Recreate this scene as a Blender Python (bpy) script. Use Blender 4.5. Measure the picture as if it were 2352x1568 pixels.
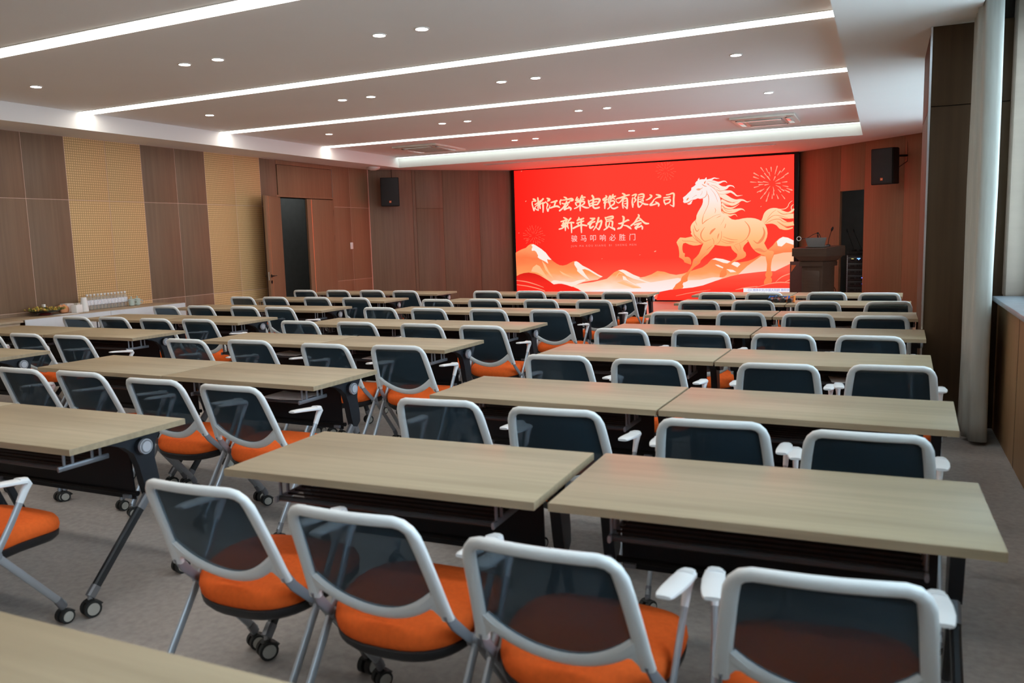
import bpy, bmesh, math, random
from mathutils import Vector, Matrix, geometry
R = math.radians
PI = math.pi
random.seed(7)
for o in list(bpy.data.objects):
    bpy.data.objects.remove(o)
SC = bpy.context.scene
COL = SC.collection

# ------------------------------------------------------------------ camera
cam_d = bpy.data.cameras.new('camera')
cam = bpy.data.objects.new('camera', cam_d)
COL.objects.link(cam)
yaw, pitch, roll = R(24.429), R(7.2377), R(-1.629)
fw = Vector((-math.sin(yaw)*math.cos(pitch), math.cos(yaw)*math.cos(pitch), -math.sin(pitch)))
rt = Vector((math.cos(yaw), math.sin(yaw), 0))
up = rt.cross(fw)
rt2 = math.cos(roll)*rt + math.sin(roll)*up
up2 = -math.sin(roll)*rt + math.cos(roll)*up
m = Matrix((rt2, up2, -fw)).transposed().to_4x4()
m.translation = Vector((0, 0, 1.547))
cam.matrix_world = m
cam_d.sensor_width = 36
cam_d.lens = 1887.275/2352*36
cam_d.clip_start = 0.05
cam_d.clip_end = 200
cam_d.dof.use_dof = True
cam_d.dof.focus_distance = 9.0
cam_d.dof.aperture_fstop = 3.6
SC.camera = cam

# ------------------------------------------------------------------ daylight and exposure
w = bpy.data.worlds.new('daylight')
SC.world = w
w.use_nodes = True
bg = w.node_tree.nodes['Background']
bg.inputs[0].default_value = (0.70, 0.865, 1.0, 1)
bg.inputs[1].default_value = WORLD_STRENGTH = 5.9
SC.view_settings.view_transform = 'Standard'
SC.view_settings.look = 'None'
SC.view_settings.gamma = 1
SC.view_settings.exposure = 0.2
STRIP = 7.2      # ceiling light strips
SCREEN = 0.9     # led wall
try:
    SC.cycles.max_bounces = 10
    SC.cycles.diffuse_bounces = 6
    SC.cycles.transparent_max_bounces = 24
    SC.cycles.use_denoising = True
    SC.cycles.sample_clamp_indirect = 6
    SC.cycles.caustics_reflective = False
    SC.cycles.caustics_refractive = False
except Exception:
    pass

# ------------------------------------------------------------------ materials
def lin(c):
    return tuple((v/255/12.92 if v <= 10.3 else ((v/255+.055)/1.055)**2.4) for v in c)
MATS = {}
def mat(name, col, rough=.5, metal=0.0, noise=0.06, scale=(8, 8, 8), spec=.5, bump=0.0, coat=0.0, detail=4):
    """principled surface whose colour wanders a little with a stretched noise"""
    if name in MATS: return MATS[name]
    M = bpy.data.materials.new(name); M.use_nodes = True
    nt = M.node_tree; b = nt.nodes['Principled BSDF']
    b.inputs['Roughness'].default_value = rough
    b.inputs['Metallic'].default_value = metal
    b.inputs['Specular IOR Level'].default_value = spec
    if coat: b.inputs['Coat Weight'].default_value = coat
    tc = nt.nodes.new('ShaderNodeTexCoord'); mp = nt.nodes.new('ShaderNodeMapping')
    mp.inputs['Scale'].default_value = scale
    nz = nt.nodes.new('ShaderNodeTexNoise'); nz.inputs['Scale'].default_value = 1.0; nz.inputs['Detail'].default_value = detail
    rp = nt.nodes.new('ShaderNodeValToRGB')
    rp.color_ramp.elements[0].position = .3; rp.color_ramp.elements[1].position = .7
    rp.color_ramp.elements[0].color = (*[max(0, c*(1-noise)) for c in col], 1)
    rp.color_ramp.elements[1].color = (*[min(1, c*(1+noise)) for c in col], 1)
    L = nt.links.new
    L(tc.outputs['Object'], mp.inputs[0]); L(mp.outputs[0], nz.inputs['Vector']); L(nz.outputs['Fac'], rp.inputs[0]); L(rp.outputs[0], b.inputs['Base Color'])
    if bump:
        bp = nt.nodes.new('ShaderNodeBump'); bp.inputs['Strength'].default_value = bump; bp.inputs['Distance'].default_value = .01
        L(nz.outputs['Fac'], bp.inputs['Height']); L(bp.outputs[0], b.inputs['Normal'])
    MATS[name] = M
    return M
def emit(name, col, strength):
    if name in MATS: return MATS[name]
    M = bpy.data.materials.new(name); M.use_nodes = True
    nt = M.node_tree; nt.nodes.remove(nt.nodes['Principled BSDF'])
    e = nt.nodes.new('ShaderNodeEmission'); e.inputs[0].default_value = (*col, 1); e.inputs[1].default_value = strength
    nt.links.new(e.outputs[0], nt.nodes['Material Output'].inputs[0])
    MATS[name] = M
    return M
def emit_grad(name, stops, z0, z1, strength, noise=0.0, axis=2, nscale=(3, 3, 3)):
    """picture colour on the led wall: ramp over the height of the display"""
    M = bpy.data.materials.new(name); M.use_nodes = True
    nt = M.node_tree; nt.nodes.remove(nt.nodes['Principled BSDF']); L = nt.links.new
    e = nt.nodes.new('ShaderNodeEmission'); e.inputs[1].default_value = strength
    tc = nt.nodes.new('ShaderNodeTexCoord'); sp = nt.nodes.new('ShaderNodeSeparateXYZ'); L(tc.outputs['Object'], sp.inputs[0])
    mr = nt.nodes.new('ShaderNodeMapRange'); mr.inputs[1].default_value = z0; mr.inputs[2].default_value = z1; mr.clamp = True
    L(sp.outputs[axis], mr.inputs[0])
    rp = nt.nodes.new('ShaderNodeValToRGB'); cr = rp.color_ramp
    cr.elements[0].position = stops[0][0]; cr.elements[0].color = (*lin(stops[0][1]), 1)
    cr.elements[1].position = stops[-1][0]; cr.elements[1].color = (*lin(stops[-1][1]), 1)
    for p, c in stops[1:-1]:
        k = cr.elements.new(p); k.color = (*lin(c), 1)
    src = mr.outputs[0]
    if noise:
        mp = nt.nodes.new('ShaderNodeMapping'); mp.inputs['Scale'].default_value = nscale
        mp.inputs['Rotation'].default_value = (0, R(-28), 0)
        nz = nt.nodes.new('ShaderNodeTexNoise'); nz.inputs['Scale'].default_value = 1.0; nz.inputs['Detail'].default_value = 5
        L(tc.outputs['Object'], mp.inputs[0]); L(mp.outputs[0], nz.inputs['Vector'])
        a = nt.nodes.new('ShaderNodeMath'); a.operation = 'MULTIPLY_ADD'; a.inputs[1].default_value = noise; a.inputs[2].default_value = -noise/2
        L(nz.outputs['Fac'], a.inputs[0])
        b = nt.nodes.new('ShaderNodeMath'); b.operation = 'ADD'; L(src, b.inputs[0]); L(a.outputs[0], b.inputs[1]); src = b.outputs[0]
    L(src, rp.inputs[0]); L(rp.outputs[0], e.inputs[0]); L(e.outputs[0], nt.nodes['Material Output'].inputs[0])
    return M
def wood(name, c0, c1, grain=(1.2, 30, 30), rough=.45, spec=.4, big=(.5, 4, 4)):
    """veneer: fine grain drawn out along one axis over a broad tone change"""
    M = bpy.data.materials.new(name); M.use_nodes = True
    nt = M.node_tree; b = nt.nodes['Principled BSDF']; L = nt.links.new
    b.inputs['Roughness'].default_value = rough; b.inputs['Specular IOR Level'].default_value = spec
    tc = nt.nodes.new('ShaderNodeTexCoord'); oi = nt.nodes.new('ShaderNodeObjectInfo')
    ad = nt.nodes.new('ShaderNodeVectorMath'); ad.operation = 'ADD'
    sc = nt.nodes.new('ShaderNodeVectorMath'); sc.operation = 'SCALE'; sc.inputs['Scale'].default_value = .37
    L(oi.outputs['Location'], sc.inputs[0]); L(tc.outputs['Object'], ad.inputs[0]); L(sc.outputs[0], ad.inputs[1])
    fac = []
    for s, d in ((grain, 6), (big, 2)):
        mp = nt.nodes.new('ShaderNodeMapping'); mp.inputs['Scale'].default_value = s
        nz = nt.nodes.new('ShaderNodeTexNoise'); nz.inputs['Scale'].default_value = 1; nz.inputs['Detail'].default_value = d
        L(ad.outputs[0], mp.inputs[0]); L(mp.outputs[0], nz.inputs['Vector']); fac.append(nz.outputs['Fac'])
    mx = nt.nodes.new('ShaderNodeMath'); mx.operation = 'MULTIPLY_ADD'; mx.inputs[1].default_value = .45
    h = nt.nodes.new('ShaderNodeMath'); h.operation = 'MULTIPLY'; h.inputs[1].default_value = .55
    L(fac[0], h.inputs[0]); L(fac[1], mx.inputs[0]); L(h.outputs[0], mx.inputs[2])
    rp = nt.nodes.new('ShaderNodeValToRGB')
    rp.color_ramp.elements[0].position = .34; rp.color_ramp.elements[0].color = (*c0, 1)
    rp.color_ramp.elements[1].position = .66; rp.color_ramp.elements[1].color = (*c1, 1)
    L(mx.outputs[0], rp.inputs[0]); L(rp.outputs[0], b.inputs['Base Color'])
    MATS[name] = M
    return M
def perforated(name, base, hole, pitch=.032):
    M = bpy.data.materials.new(name); M.use_nodes = True
    nt = M.node_tree; b = nt.nodes['Principled BSDF']; L = nt.links.new
    b.inputs['Roughness'].default_value = .6; b.inputs['Specular IOR Level'].default_value = .3
    tc = nt.nodes.new('ShaderNodeTexCoord'); sp = nt.nodes.new('ShaderNodeSeparateXYZ'); L(tc.outputs['Object'], sp.inputs[0])
    outs = []
    for i in (1, 2):
        a = nt.nodes.new('ShaderNodeMath'); a.operation = 'PINGPONG'; a.inputs[1].default_value = pitch/2
        L(sp.outputs[i], a.inputs[0])
        g = nt.nodes.new('ShaderNodeMath'); g.operation = 'LESS_THAN'; g.inputs[1].default_value = pitch*.13
        L(a.outputs[0], g.inputs[0]); outs.append(g.outputs[0])
    mx = nt.nodes.new('ShaderNodeMath'); mx.operation = 'MAXIMUM'; L(outs[0], mx.inputs[0]); L(outs[1], mx.inputs[1])
    nz = nt.nodes.new('ShaderNodeTexNoise'); nz.inputs['Scale'].default_value = 40; L(tc.outputs['Object'], nz.inputs['Vector'])
    rp = nt.nodes.new('ShaderNodeValToRGB'); rp.color_ramp.elements[0].color = (*[c*.93 for c in base], 1); rp.color_ramp.elements[1].color = (*[c*1.07 for c in base], 1)
    L(nz.outputs['Fac'], rp.inputs[0])
    mc = nt.nodes.new('ShaderNodeMix'); mc.data_type = 'RGBA'; L(mx.outputs[0], mc.inputs[0]); L(rp.outputs[0], mc.inputs[6]); mc.inputs[7].default_value = (*hole, 1)
    L(mc.outputs[2], b.inputs['Base Color'])
    MATS[name] = M
    return M
def see_through(name, col, trans, rough=.6, tint=(1, 1, 1), gloss=False):
    """open weave or clear glazing: part of the light goes straight through"""
    M = bpy.data.materials.new(name); M.use_nodes = True
    nt = M.node_tree; b = nt.nodes['Principled BSDF']; L = nt.links.new
    b.inputs['Base Color'].default_value = (*col, 1); b.inputs['Roughness'].default_value = rough
    t = nt.nodes.new('ShaderNodeBsdfTransparent'); t.inputs[0].default_value = (*tint, 1)
    mx = nt.nodes.new('ShaderNodeMixShader')
    if gloss:
        f = nt.nodes.new('ShaderNodeFresnel'); f.inputs[0].default_value = 1.45
        a = nt.nodes.new('ShaderNodeMath'); a.operation = 'SUBTRACT'; a.inputs[0].default_value = trans; L(f.outputs[0], a.inputs[1]); a.use_clamp = True
        L(a.outputs[0], mx.inputs[0])
    else:
        tc = nt.nodes.new('ShaderNodeTexCoord'); nz = nt.nodes.new('ShaderNodeTexNoise'); nz.inputs['Scale'].default_value = 300
        mr = nt.nodes.new('ShaderNodeMapRange'); mr.inputs[3].default_value = trans*.8; mr.inputs[4].default_value = trans*1.2
        L(tc.outputs['Object'], nz.inputs['Vector']); L(nz.outputs['Fac'], mr.inputs[0]); L(mr.outputs[0], mx.inputs[0])
    L(b.outputs[0], mx.inputs[1]); L(t.outputs[0], mx.inputs[2]); L(mx.outputs[0], nt.nodes['Material Output'].inputs[0])
    MATS[name] = M
    return M

OAK = wood('oak_laminate', (.315, .250, .154), (.435, .354, .228), (1.1, 26, 26), .42, .65, (.6, 5, 5))
OAK_EDGE = mat('oak_edge', (.36, .285, .185), .45, noise=.12, scale=(3, 40, 40))
WALNUT = wood('brown_veneer', (.175, .110, .070), (.235, .151, .098), (26, 26, 1.0), .5, .35, (3, 3, .3))
ROSE = wood('reddish_veneer', (.225, .122, .068), (.285, .160, .092), (26, 26, 1.0), .5, .35, (3, 3, .3))
PERF = perforated('perforated_board', (.74, .50, .25), (.42, .26, .115))
SEAM = mat('seam_metal', (.60, .41, .33), .5, .0, .05)
DARKSEAM = mat('dark_gap', (.03, .022, .018), .8)
WHITE = mat('white_paint', (.80, .79, .775), .75, noise=.015, scale=(1, 1, 1), spec=.2)
CARPET = mat('carpet', (.40, .372, .355), .95, noise=.11, scale=(30, 30, 30), spec=.1, bump=.25, detail=8)
STAGE = mat('stage_boards', (.55, .37, .27), .4, noise=.1, scale=(2, 20, 2))
FRAMEW = mat('white_nylon', (.84, .885, .91), .34, noise=.02)
ARMW = mat('arm_white', (.80, .815, .84), .4, noise=.02)
STEEL = mat('grey_coated_steel', (.40, .43, .47), .33, .35, .03)
BRACK = mat('grey_bracket', (.27, .29, .325), .4, .2, .03)
MESHF = see_through('back_mesh', (.012, .034, .054), .115, .7, (.66, .85, 1))
ORANGE = mat('orange_fabric', (.84, .140, .024), .85, noise=.06, scale=(60, 60, 60), spec=.15, bump=.1)
BLACKP = mat('black_plastic', (.012, .012, .014), .5, noise=.1)
RUBBER = mat('dark_rubber', (.02, .024, .026), .6, noise=.1)
CAPG = mat('pale_cap', (.52, .52, .48), .5, noise=.05)
SLATE = mat('slate_coated_steel', (.022, .028, .037), .38, .3, .06)
CHARC = mat('charcoal_tube', (.045, .052, .06), .32, .5, .06)
PANELB = mat('black_panel', (.008, .010, .014), .55, noise=.1, spec=.3)
ALU = mat('cast_grey', (.24, .255, .285), .38, .5, .05)
CHROME = mat('bright_chrome', (.75, .77, .80), .18, 1.0, .03)
KNOBF = mat('knob_face', (.55, .58, .64), .35, .3, .03)
PAPER = mat('paper', (.80, .80, .80), .8, noise=.02)
CLOTH = mat('white_cloth', (.70, .73, .77), .9, noise=.04, scale=(5, 5, 2), bump=.1)
CURTAIN = mat('pale_curtain', (.42, .42, .385), .9, noise=.05, scale=(60, 60, 4), bump=.1)
STONE = mat('grey_stone', (.34, .37, .42), .35, noise=.12, scale=(12, 12, 12))
BLKM = mat('black_metal', (.008, .008, .009), .55, 0, .1, spec=.25)
DARKROOM = mat('dark_room', (.22, .24, .235), .8, noise=.05)
JAMBW = mat('jamb_board', (.52, .405, .335), .6, noise=.04, scale=(3, 3, 20))
PILLAR = wood('dark_veneer', (.066, .039, .021), (.092, .056, .031), (26, 26, 1.0), .6, .2, (3, 3, .3))
LOWWOOD = wood('warm_veneer', (.27, .155, .075), (.36, .215, .108), (26, 26, 1.0), .5, .35, (3, 3, .3))

# ------------------------------------------------------------------ mesh helpers
class MB:
    """collects shapes into one mesh"""
    def __init__(s): s.v = []; s.f = []; s.mi = []; s.mats = []
    def m(s, M):
        if M not in s.mats: s.mats.append(M)
        return s.mats.index(M)
    def add(s, vs, fs, M):
        k = len(s.v); i = s.m(M)
        s.v += [tuple(v) for v in vs]; s.f += [tuple(a+k for a in f) for f in fs]; s.mi += [i]*len(fs)
    def box(s, lo, hi, M, bev=0.0, X=None):
        bm = bmesh.new(); bmesh.ops.create_cube(bm, size=1)
        for v in bm.verts: v.co = Vector([(lo[i]+hi[i])/2 + v.co[i]*(hi[i]-lo[i]) for i in range(3)])
        if bev: bmesh.ops.bevel(bm, geom=bm.edges[:], offset=bev, segments=2, affect='EDGES', profile=.5)
        s.bm(bm, M, X)
    def bm(s, bm, M, X=None):
        bm.verts.index_update()
        vs = [(X @ v.co if X else v.co.copy()) for v in bm.verts]
        s.add(vs, [[v.index for v in f.verts] for f in bm.faces], M); bm.free()
    def loft(s, rings, M, closed=True, caps=True):
        n = len(rings[0]); vs = [p for r in rings for p in r]; fs = []
        for i in range(len(rings)-1):
            for j in range(n if closed else n-1):
                a = i*n+j; b = i*n+(j+1) % n
                fs.append((a, b, b+n, a+n))
        if caps and closed:
            fs.append(tuple(range(n-1, -1, -1))); fs.append(tuple(range((len(rings)-1)*n, len(rings)*n)))
        s.add(vs, fs, M)
    def sweep(s, path, wd, th, M, nrm=None, seg=10, power=2.6, closed=False):
        """rounded bar: wd across in the plane of the path, th along nrm; wd/th numbers or lists"""
        P = [Vector(p) for p in path]; n = len(P); rings = []
        for i in range(n):
            if closed: t = P[(i+1) % n]-P[i-1]
            else: t = P[min(i+1, n-1)]-P[max(i-1, 0)]
            t.normalize()
            N = Vector(nrm[i] if isinstance(nrm, list) else nrm) if nrm is not None else (Vector((0, 0, 1)) if abs(t.z) < .9 else Vector((1, 0, 0)))
            B = t.cross(N); B.normalize(); N = B.cross(t); N.normalize()
            a = (wd[i] if isinstance(wd, (list, tuple)) else wd)/2; b = (th[i] if isinstance(th, (list, tuple)) else th)/2
            r = []
            for k in range(seg):
                q = 2*PI*k/seg + PI/seg
                c, sn = math.cos(q), math.sin(q)
                r.append(P[i] + B*(a*math.copysign(abs(c)**(2/power), c)) + N*(b*math.copysign(abs(sn)**(2/power), sn)))
            rings.append(r)
        if closed: rings.append(rings[0])
        s.loft(rings, M, caps=not closed)
    def tube(s, path, r, M, seg=8): s.sweep(path, 2*r, 2*r, M, seg=seg, power=2.0)
    def cyl(s, a, b, r, M, r2=None, seg=20):
        a = Vector(a); b = Vector(b); t = (b-a).normalized()
        N = Vector((0, 0, 1)) if abs(t.z) < .9 else Vector((1, 0, 0)); B = t.cross(N).normalized(); N = B.cross(t)
        r2 = r if r2 is None else r2
        s.loft([[p+(B*math.cos(2*PI*k/seg)+N*math.sin(2*PI*k/seg))*q for k in range(seg)] for p, q in ((a, r), (b, r2))], M)
    def lathe(s, prof, M, c=(0, 0, 0), seg=20):
        s.loft([[(c[0]+r*math.cos(2*PI*k/seg), c[1]+r*math.sin(2*PI*k/seg), c[2]+z) for k in range(seg)] for r, z in prof], M)
    def prism(s, pts, d0, d1, M, axis=0):
        """polygon given in the other two axes, pushed from d0 to d1 along axis"""
        def at(p, d):
            q = list(p); q.insert(axis, d); return tuple(q)
        n = len(pts); vs = [at(p, d0) for p in pts]+[at(p, d1) for p in pts]
        tri = geometry.tessellate_polygon([[Vector((p[0], p[1], 0)) for p in pts]])
        fs = [tuple(t) for t in tri]+[tuple(i+n for i in reversed(t)) for t in tri]
        fs += [(i, (i+1) % n, (i+1) % n+n, i+n) for i in range(n)]
        s.add(vs, fs, M)
    def build(s, name, parent=None, loc=None, rot=None, smooth=True):
        me = bpy.data.meshes.new(name)
        me.from_pydata(s.v, [], s.f)
        for M in s.mats: me.materials.append(M)
        me.polygons.foreach_set('material_index', s.mi)
        bm = bmesh.new(); bm.from_mesh(me); bmesh.ops.recalc_face_normals(bm, faces=bm.faces[:]); bm.to_mesh(me); bm.free()
        if smooth:
            me.polygons.foreach_set('use_smooth', [True]*len(me.polygons))
            me.set_sharp_from_angle(angle=R(38))
        o = bpy.data.objects.new(name, me); COL.objects.link(o)
        if parent is not None: o.parent = parent
        if loc is not None: o.location = loc
        if rot is not None: o.rotation_euler = rot
        return o
def tag(o, label, cat, group=None):
    o['label'] = label; o['category'] = cat
    if group: o['group'] = group
    return o
def thing(name, label, cat, loc=(0, 0, 0), rz=0.0, group=None):
    o = bpy.data.objects.new(name, None); o.empty_display_size = .1
    COL.objects.link(o); o.location = loc; o.rotation_euler = (0, 0, rz)
    return tag(o, label, cat, group)
def struct(o):
    o['kind'] = 'structure'; return o
def dup(root, loc=None, rz=None, label=None, group=None):
    """a copy of a thing with copies of its parts and sub-parts (mesh data shared)"""
    def cp(o, par):
        c = o.copy(); COL.objects.link(c)
        if par is not None: c.parent = par
        for ch in KIDS.get(o.name, ()): cp(ch, c)
        return c
    r = cp(root, None)
    if loc is not None: r.location = loc
    if rz is not None: r.rotation_euler = (0, 0, rz)
    if label: r['label'] = label
    if group: r['group'] = group
    return r
KIDS = {}
def learn(root):
    """remember the children of a finished first copy"""
    for o in root.children:
        KIDS.setdefault(root.name, []).append(o); learn(o)

# artwork shown on the screen: millimetres across (x) and up (z) on the display plane
S_TEXT = [[(-6998,2353,33),(-6969,2337,48),(-6945,2310,41)],[(-6970,2303,18),(-7020,2302,22),(-7027,2253,28),(-7011,2184,30),(-6986,2111,38)],[(-6984,2111,33),(-6965,2167,22),(-6910,2225,20)],[(-6891,2371,35),(-6882,2277,38),(-6890,2179,30),(-6886,2111,23)],[(-6959,2235,25),(-6884,2277,28),(-6825,2308,33)],[(-6957,2151,22),(-6921,2120,22),(-6884,2107,25)],[(-6767,2347,38),(-6826,2289,38),(-6852,2238,31),(-6842,2150,35)],[(-6852,2215,20),(-6802,2254,26),(-6736,2263,30),(-6706,2288,16)],[(-6775,2265,36),(-6771,2159,38),(-6776,2061,23)],[(-6672,2354,33),(-6620,2326,51),(-6661,2297,33)],[(-6700,2276,18),(-6663,2222,38),(-6685,2156,25),(-6662,2087,44)],[(-6662,2087,33),(-6632,2146,21),(-6610,2209,16)],[(-6584,2263,24),(-6515,2276,36),(-6450,2292,40)],[(-6478,2282,37),(-6513,2179,36)],[(-6603,2148,33),(-6501,2174,37),(-6436,2175,39),(-6392,2150,29)],[(-6283,2363,24),(-6239,2342,37),(-6216,2311,37)],[(-6356,2310,27),(-6377,2263,36),(-6368,2210,23)],[(-6352,2299,21),(-6240,2305,27),(-6119,2322,41),(-6088,2291,45),(-6164,2272,19)],[(-6330,2235,24),(-6274,2221,32),(-6169,2246,35)],[(-6224,2271,32),(-6266,2191,37),(-6324,2126,34),(-6390,2080,36)],[(-6198,2203,32),(-6251,2153,35),(-6280,2102,43),(-6220,2122,32),(-6155,2134,32)],[(-6179,2154,24),(-6135,2119,42),(-6140,2085,30)],[(-5984,2346,29),(-6004,2313,32),(-6023,2281,22)],[(-6017,2284,21),(-5985,2301,27),(-5953,2311,22)],[(-5981,2297,19),(-5954,2263,27)],[(-5877,2370,43),(-5901,2323,36),(-5925,2288,27)],[(-5897,2331,21),(-5857,2343,27),(-5810,2338,31)],[(-5865,2329,20),(-5850,2299,31)],[(-6001,2265,24),(-5922,2276,32),(-5835,2295,28)],[(-6026,2233,29),(-6018,2203,32),(-5995,2172,24)],[(-6018,2232,21),(-5922,2247,28),(-5828,2250,31),(-5832,2210,36),(-5876,2182,22)],[(-5914,2272,36),(-5922,2169,38),(-5923,2060,24)],[(-5935,2177,27),(-5988,2135,27),(-6050,2112,25)],[(-5904,2172,25),(-5837,2136,35),(-5783,2119,36),(-5724,2117,19)],[(-5741,2276,20),(-5726,2220,36),(-5704,2146,36)],[(-5725,2249,23),(-5623,2282,31),(-5514,2291,42),(-5484,2261,43),(-5532,2183,34)],[(-5695,2197,22),(-5624,2223,28),(-5546,2234,23)],[(-5704,2149,31),(-5625,2172,31),(-5539,2176,31)],[(-5649,2363,42),(-5623,2318,44),(-5632,2216,42),(-5637,2150,41),(-5603,2105,36),(-5548,2103,37),(-5498,2115,34)],[(-5348,2350,28),(-5333,2320,38),(-5411,2276,34),(-5380,2256,34),(-5326,2276,31)],[(-5330,2269,31),(-5388,2213,31),(-5373,2198,28),(-5327,2221,22)],[(-5365,2197,35),(-5374,2147,35),(-5375,2088,26)],[(-5262,2342,31),(-5291,2282,31),(-5296,2202,26)],[(-5241,2337,28),(-5253,2280,31),(-5258,2222,25)],[(-5194,2361,37),(-5210,2314,35),(-5226,2271,21)],[(-5210,2307,23),(-5157,2326,35),(-5138,2333,23)],[(-5192,2292,20),(-5157,2272,27)],[(-5261,2237,26),(-5266,2179,35),(-5259,2135,26)],[(-5257,2229,26),(-5204,2238,31),(-5166,2225,29),(-5174,2175,34),(-5228,2141,28)],[(-5247,2142,29),(-5271,2106,26),(-5309,2075,23)],[(-5243,2127,26),(-5221,2090,31),(-5168,2077,34),(-5095,2103,30)],[(-4989,2380,26),(-4959,2364,38),(-4937,2331,41),(-4998,2254,33),(-5037,2212,27),(-5079,2189,23),(-5120,2216,17),(-5130,2253,15),(-5104,2280,23),(-5036,2292,33),(-4929,2327,35),(-4843,2344,27)],[(-4976,2239,33),(-4988,2160,35),(-4977,2080,26)],[(-4972,2260,26),(-4915,2279,35),(-4889,2257,35),(-4886,2156,39),(-4895,2069,35)],[(-4895,2069,30),(-4939,2107,18),(-4965,2137,11)],[(-4946,2216,18),(-4904,2225,18)],[(-4946,2165,18),(-4905,2174,18)],[(-4783,2324,22),(-4742,2340,33),(-4693,2345,30),(-4723,2292,27),(-4739,2271,22),(-4705,2241,36),(-4736,2192,22),(-4747,2178,13)],[(-4772,2280,27),(-4782,2187,33),(-4770,2090,27)],[(-4770,2093,22),(-4755,2157,15)],[(-4649,2332,25),(-4585,2347,34),(-4537,2334,37),(-4541,2277,34),(-4564,2242,25)],[(-4638,2285,16),(-4563,2299,21)],[(-4638,2242,18),(-4564,2249,21)],[(-4653,2296,28),(-4659,2203,31),(-4658,2132,34),(-4636,2084,31),(-4572,2142,19)],[(-4639,2192,21),(-4579,2211,25),(-4546,2223,22),(-4553,2192,19)],[(-4624,2191,19),(-4565,2164,30),(-4513,2140,38),(-4450,2130,27)],[(-4405,2324,25),(-4372,2298,38),(-4409,2257,34),(-4461,2230,25),(-4490,2223,15)],[(-4276,2323,22),(-4225,2309,38),(-4189,2279,44),(-4262,2261,26),(-4314,2228,19),(-4336,2197,26)],[(-4321,2224,26),(-4358,2169,32),(-4402,2121,40),(-4351,2119,32),(-4270,2140,29)],[(-4292,2177,20),(-4248,2150,37),(-4223,2121,39),(-4230,2089,25)],[(-4066,2308,22),(-4008,2313,26),(-3943,2334,33),(-3911,2312,37),(-3918,2221,34),(-3917,2129,37),(-3919,2073,33)],[(-3919,2069,29),(-3958,2089,20),(-3998,2111,12)],[(-4120,2251,25),(-4059,2255,27),(-3990,2266,24)],[(-4117,2212,26),(-4110,2166,30),(-4085,2119,32)],[(-4110,2204,23),(-4044,2216,29),(-3987,2210,27),(-4005,2154,30),(-4074,2129,26)],[(-6300,1931,24),(-6264,1911,37),(-6224,1887,35)],[(-6362,1847,27),(-6289,1863,34),(-6216,1883,29)],[(-6318,1853,24),(-6295,1803,31)],[(-6229,1865,24),(-6274,1810,27)],[(-6348,1764,32),(-6267,1795,35),(-6194,1815,31)],[(-6331,1805,24),(-6234,1824,27)],[(-6340,1745,24),(-6243,1761,27)],[(-6258,1802,35),(-6264,1727,39),(-6266,1651,21)],[(-6284,1743,29),(-6333,1707,32),(-6407,1687,29)],[(-6243,1749,21),(-6208,1726,31),(-6196,1692,21)],[(-6140,1907,38),(-6185,1860,37),(-6214,1808,31),(-6207,1741,27)],[(-6194,1808,22),(-6138,1821,32),(-6074,1815,34)],[(-6131,1821,35),(-6124,1716,38),(-6124,1604,22)],[(-5956,1926,19),(-5953,1896,36),(-5993,1853,32)],[(-5969,1867,29),(-5905,1880,36),(-5850,1896,36)],[(-6002,1801,29),(-5930,1821,33),(-5847,1841,28)],[(-5974,1808,27),(-5971,1741,27)],[(-6084,1696,37),(-5987,1738,38),(-5892,1761,36),(-5781,1742,32)],[(-5901,1880,36),(-5904,1754,40),(-5901,1601,24)],[(-5700,1895,25),(-5653,1886,39),(-5602,1888,34)],[(-5607,1877,28),(-5686,1828,34),(-5753,1778,35),(-5710,1770,31),(-5655,1805,31),(-5600,1821,31)],[(-5671,1791,28),(-5711,1733,41),(-5696,1688,39),(-5633,1723,31)],[(-5569,1780,28),(-5506,1815,33),(-5452,1835,39),(-5464,1754,40),(-5509,1660,39)],[(-5513,1653,31),(-5547,1676,20),(-5566,1706,12)],[(-5513,1896,42),(-5537,1816,37),(-5570,1728,33),(-5634,1640,17)],[(-5370,1902,23),(-5355,1868,34),(-5340,1831,26)],[(-5354,1894,26),(-5277,1909,35),(-5204,1914,40),(-5212,1874,34),(-5324,1856,23)],[(-5348,1813,28),(-5353,1751,36),(-5346,1699,26)],[(-5336,1813,25),(-5271,1825,31),(-5213,1809,35),(-5214,1747,35),(-5218,1703,23)],[(-5275,1792,23),(-5291,1734,28),(-5327,1684,32),(-5397,1642,26)],[(-5288,1709,20),(-5234,1681,34),(-5177,1658,44),(-5166,1632,28)],[(-5076,1764,26),(-5019,1766,40),(-4943,1800,32),(-4882,1827,39),(-4856,1822,26)],[(-4991,1910,26),(-4965,1884,45),(-4973,1812,39),(-4997,1725,38),(-5035,1675,35),(-5100,1655,27)],[(-5100,1655,23),(-5081,1680,15)],[(-4966,1724,20),(-4906,1711,30),(-4846,1677,41),(-4812,1647,26)],[(-4652,1930,30),(-4641,1901,39),(-4687,1838,36),(-4740,1768,33),(-4812,1712,32)],[(-4664,1870,22),(-4619,1850,31),(-4560,1790,36),(-4501,1749,40),(-4438,1743,27)],[(-4721,1774,21),(-4665,1801,30),(-4612,1817,36)],[(-4740,1724,27),(-4665,1747,33),(-4598,1759,33)],[(-4628,1742,30),(-4680,1701,33),(-4722,1666,39),(-4651,1678,33),(-4591,1694,28)],[(-4598,1713,25),(-4569,1676,34),(-4573,1636,28)],[(-4722,1659,34),(-4696,1640,30)]]
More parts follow.
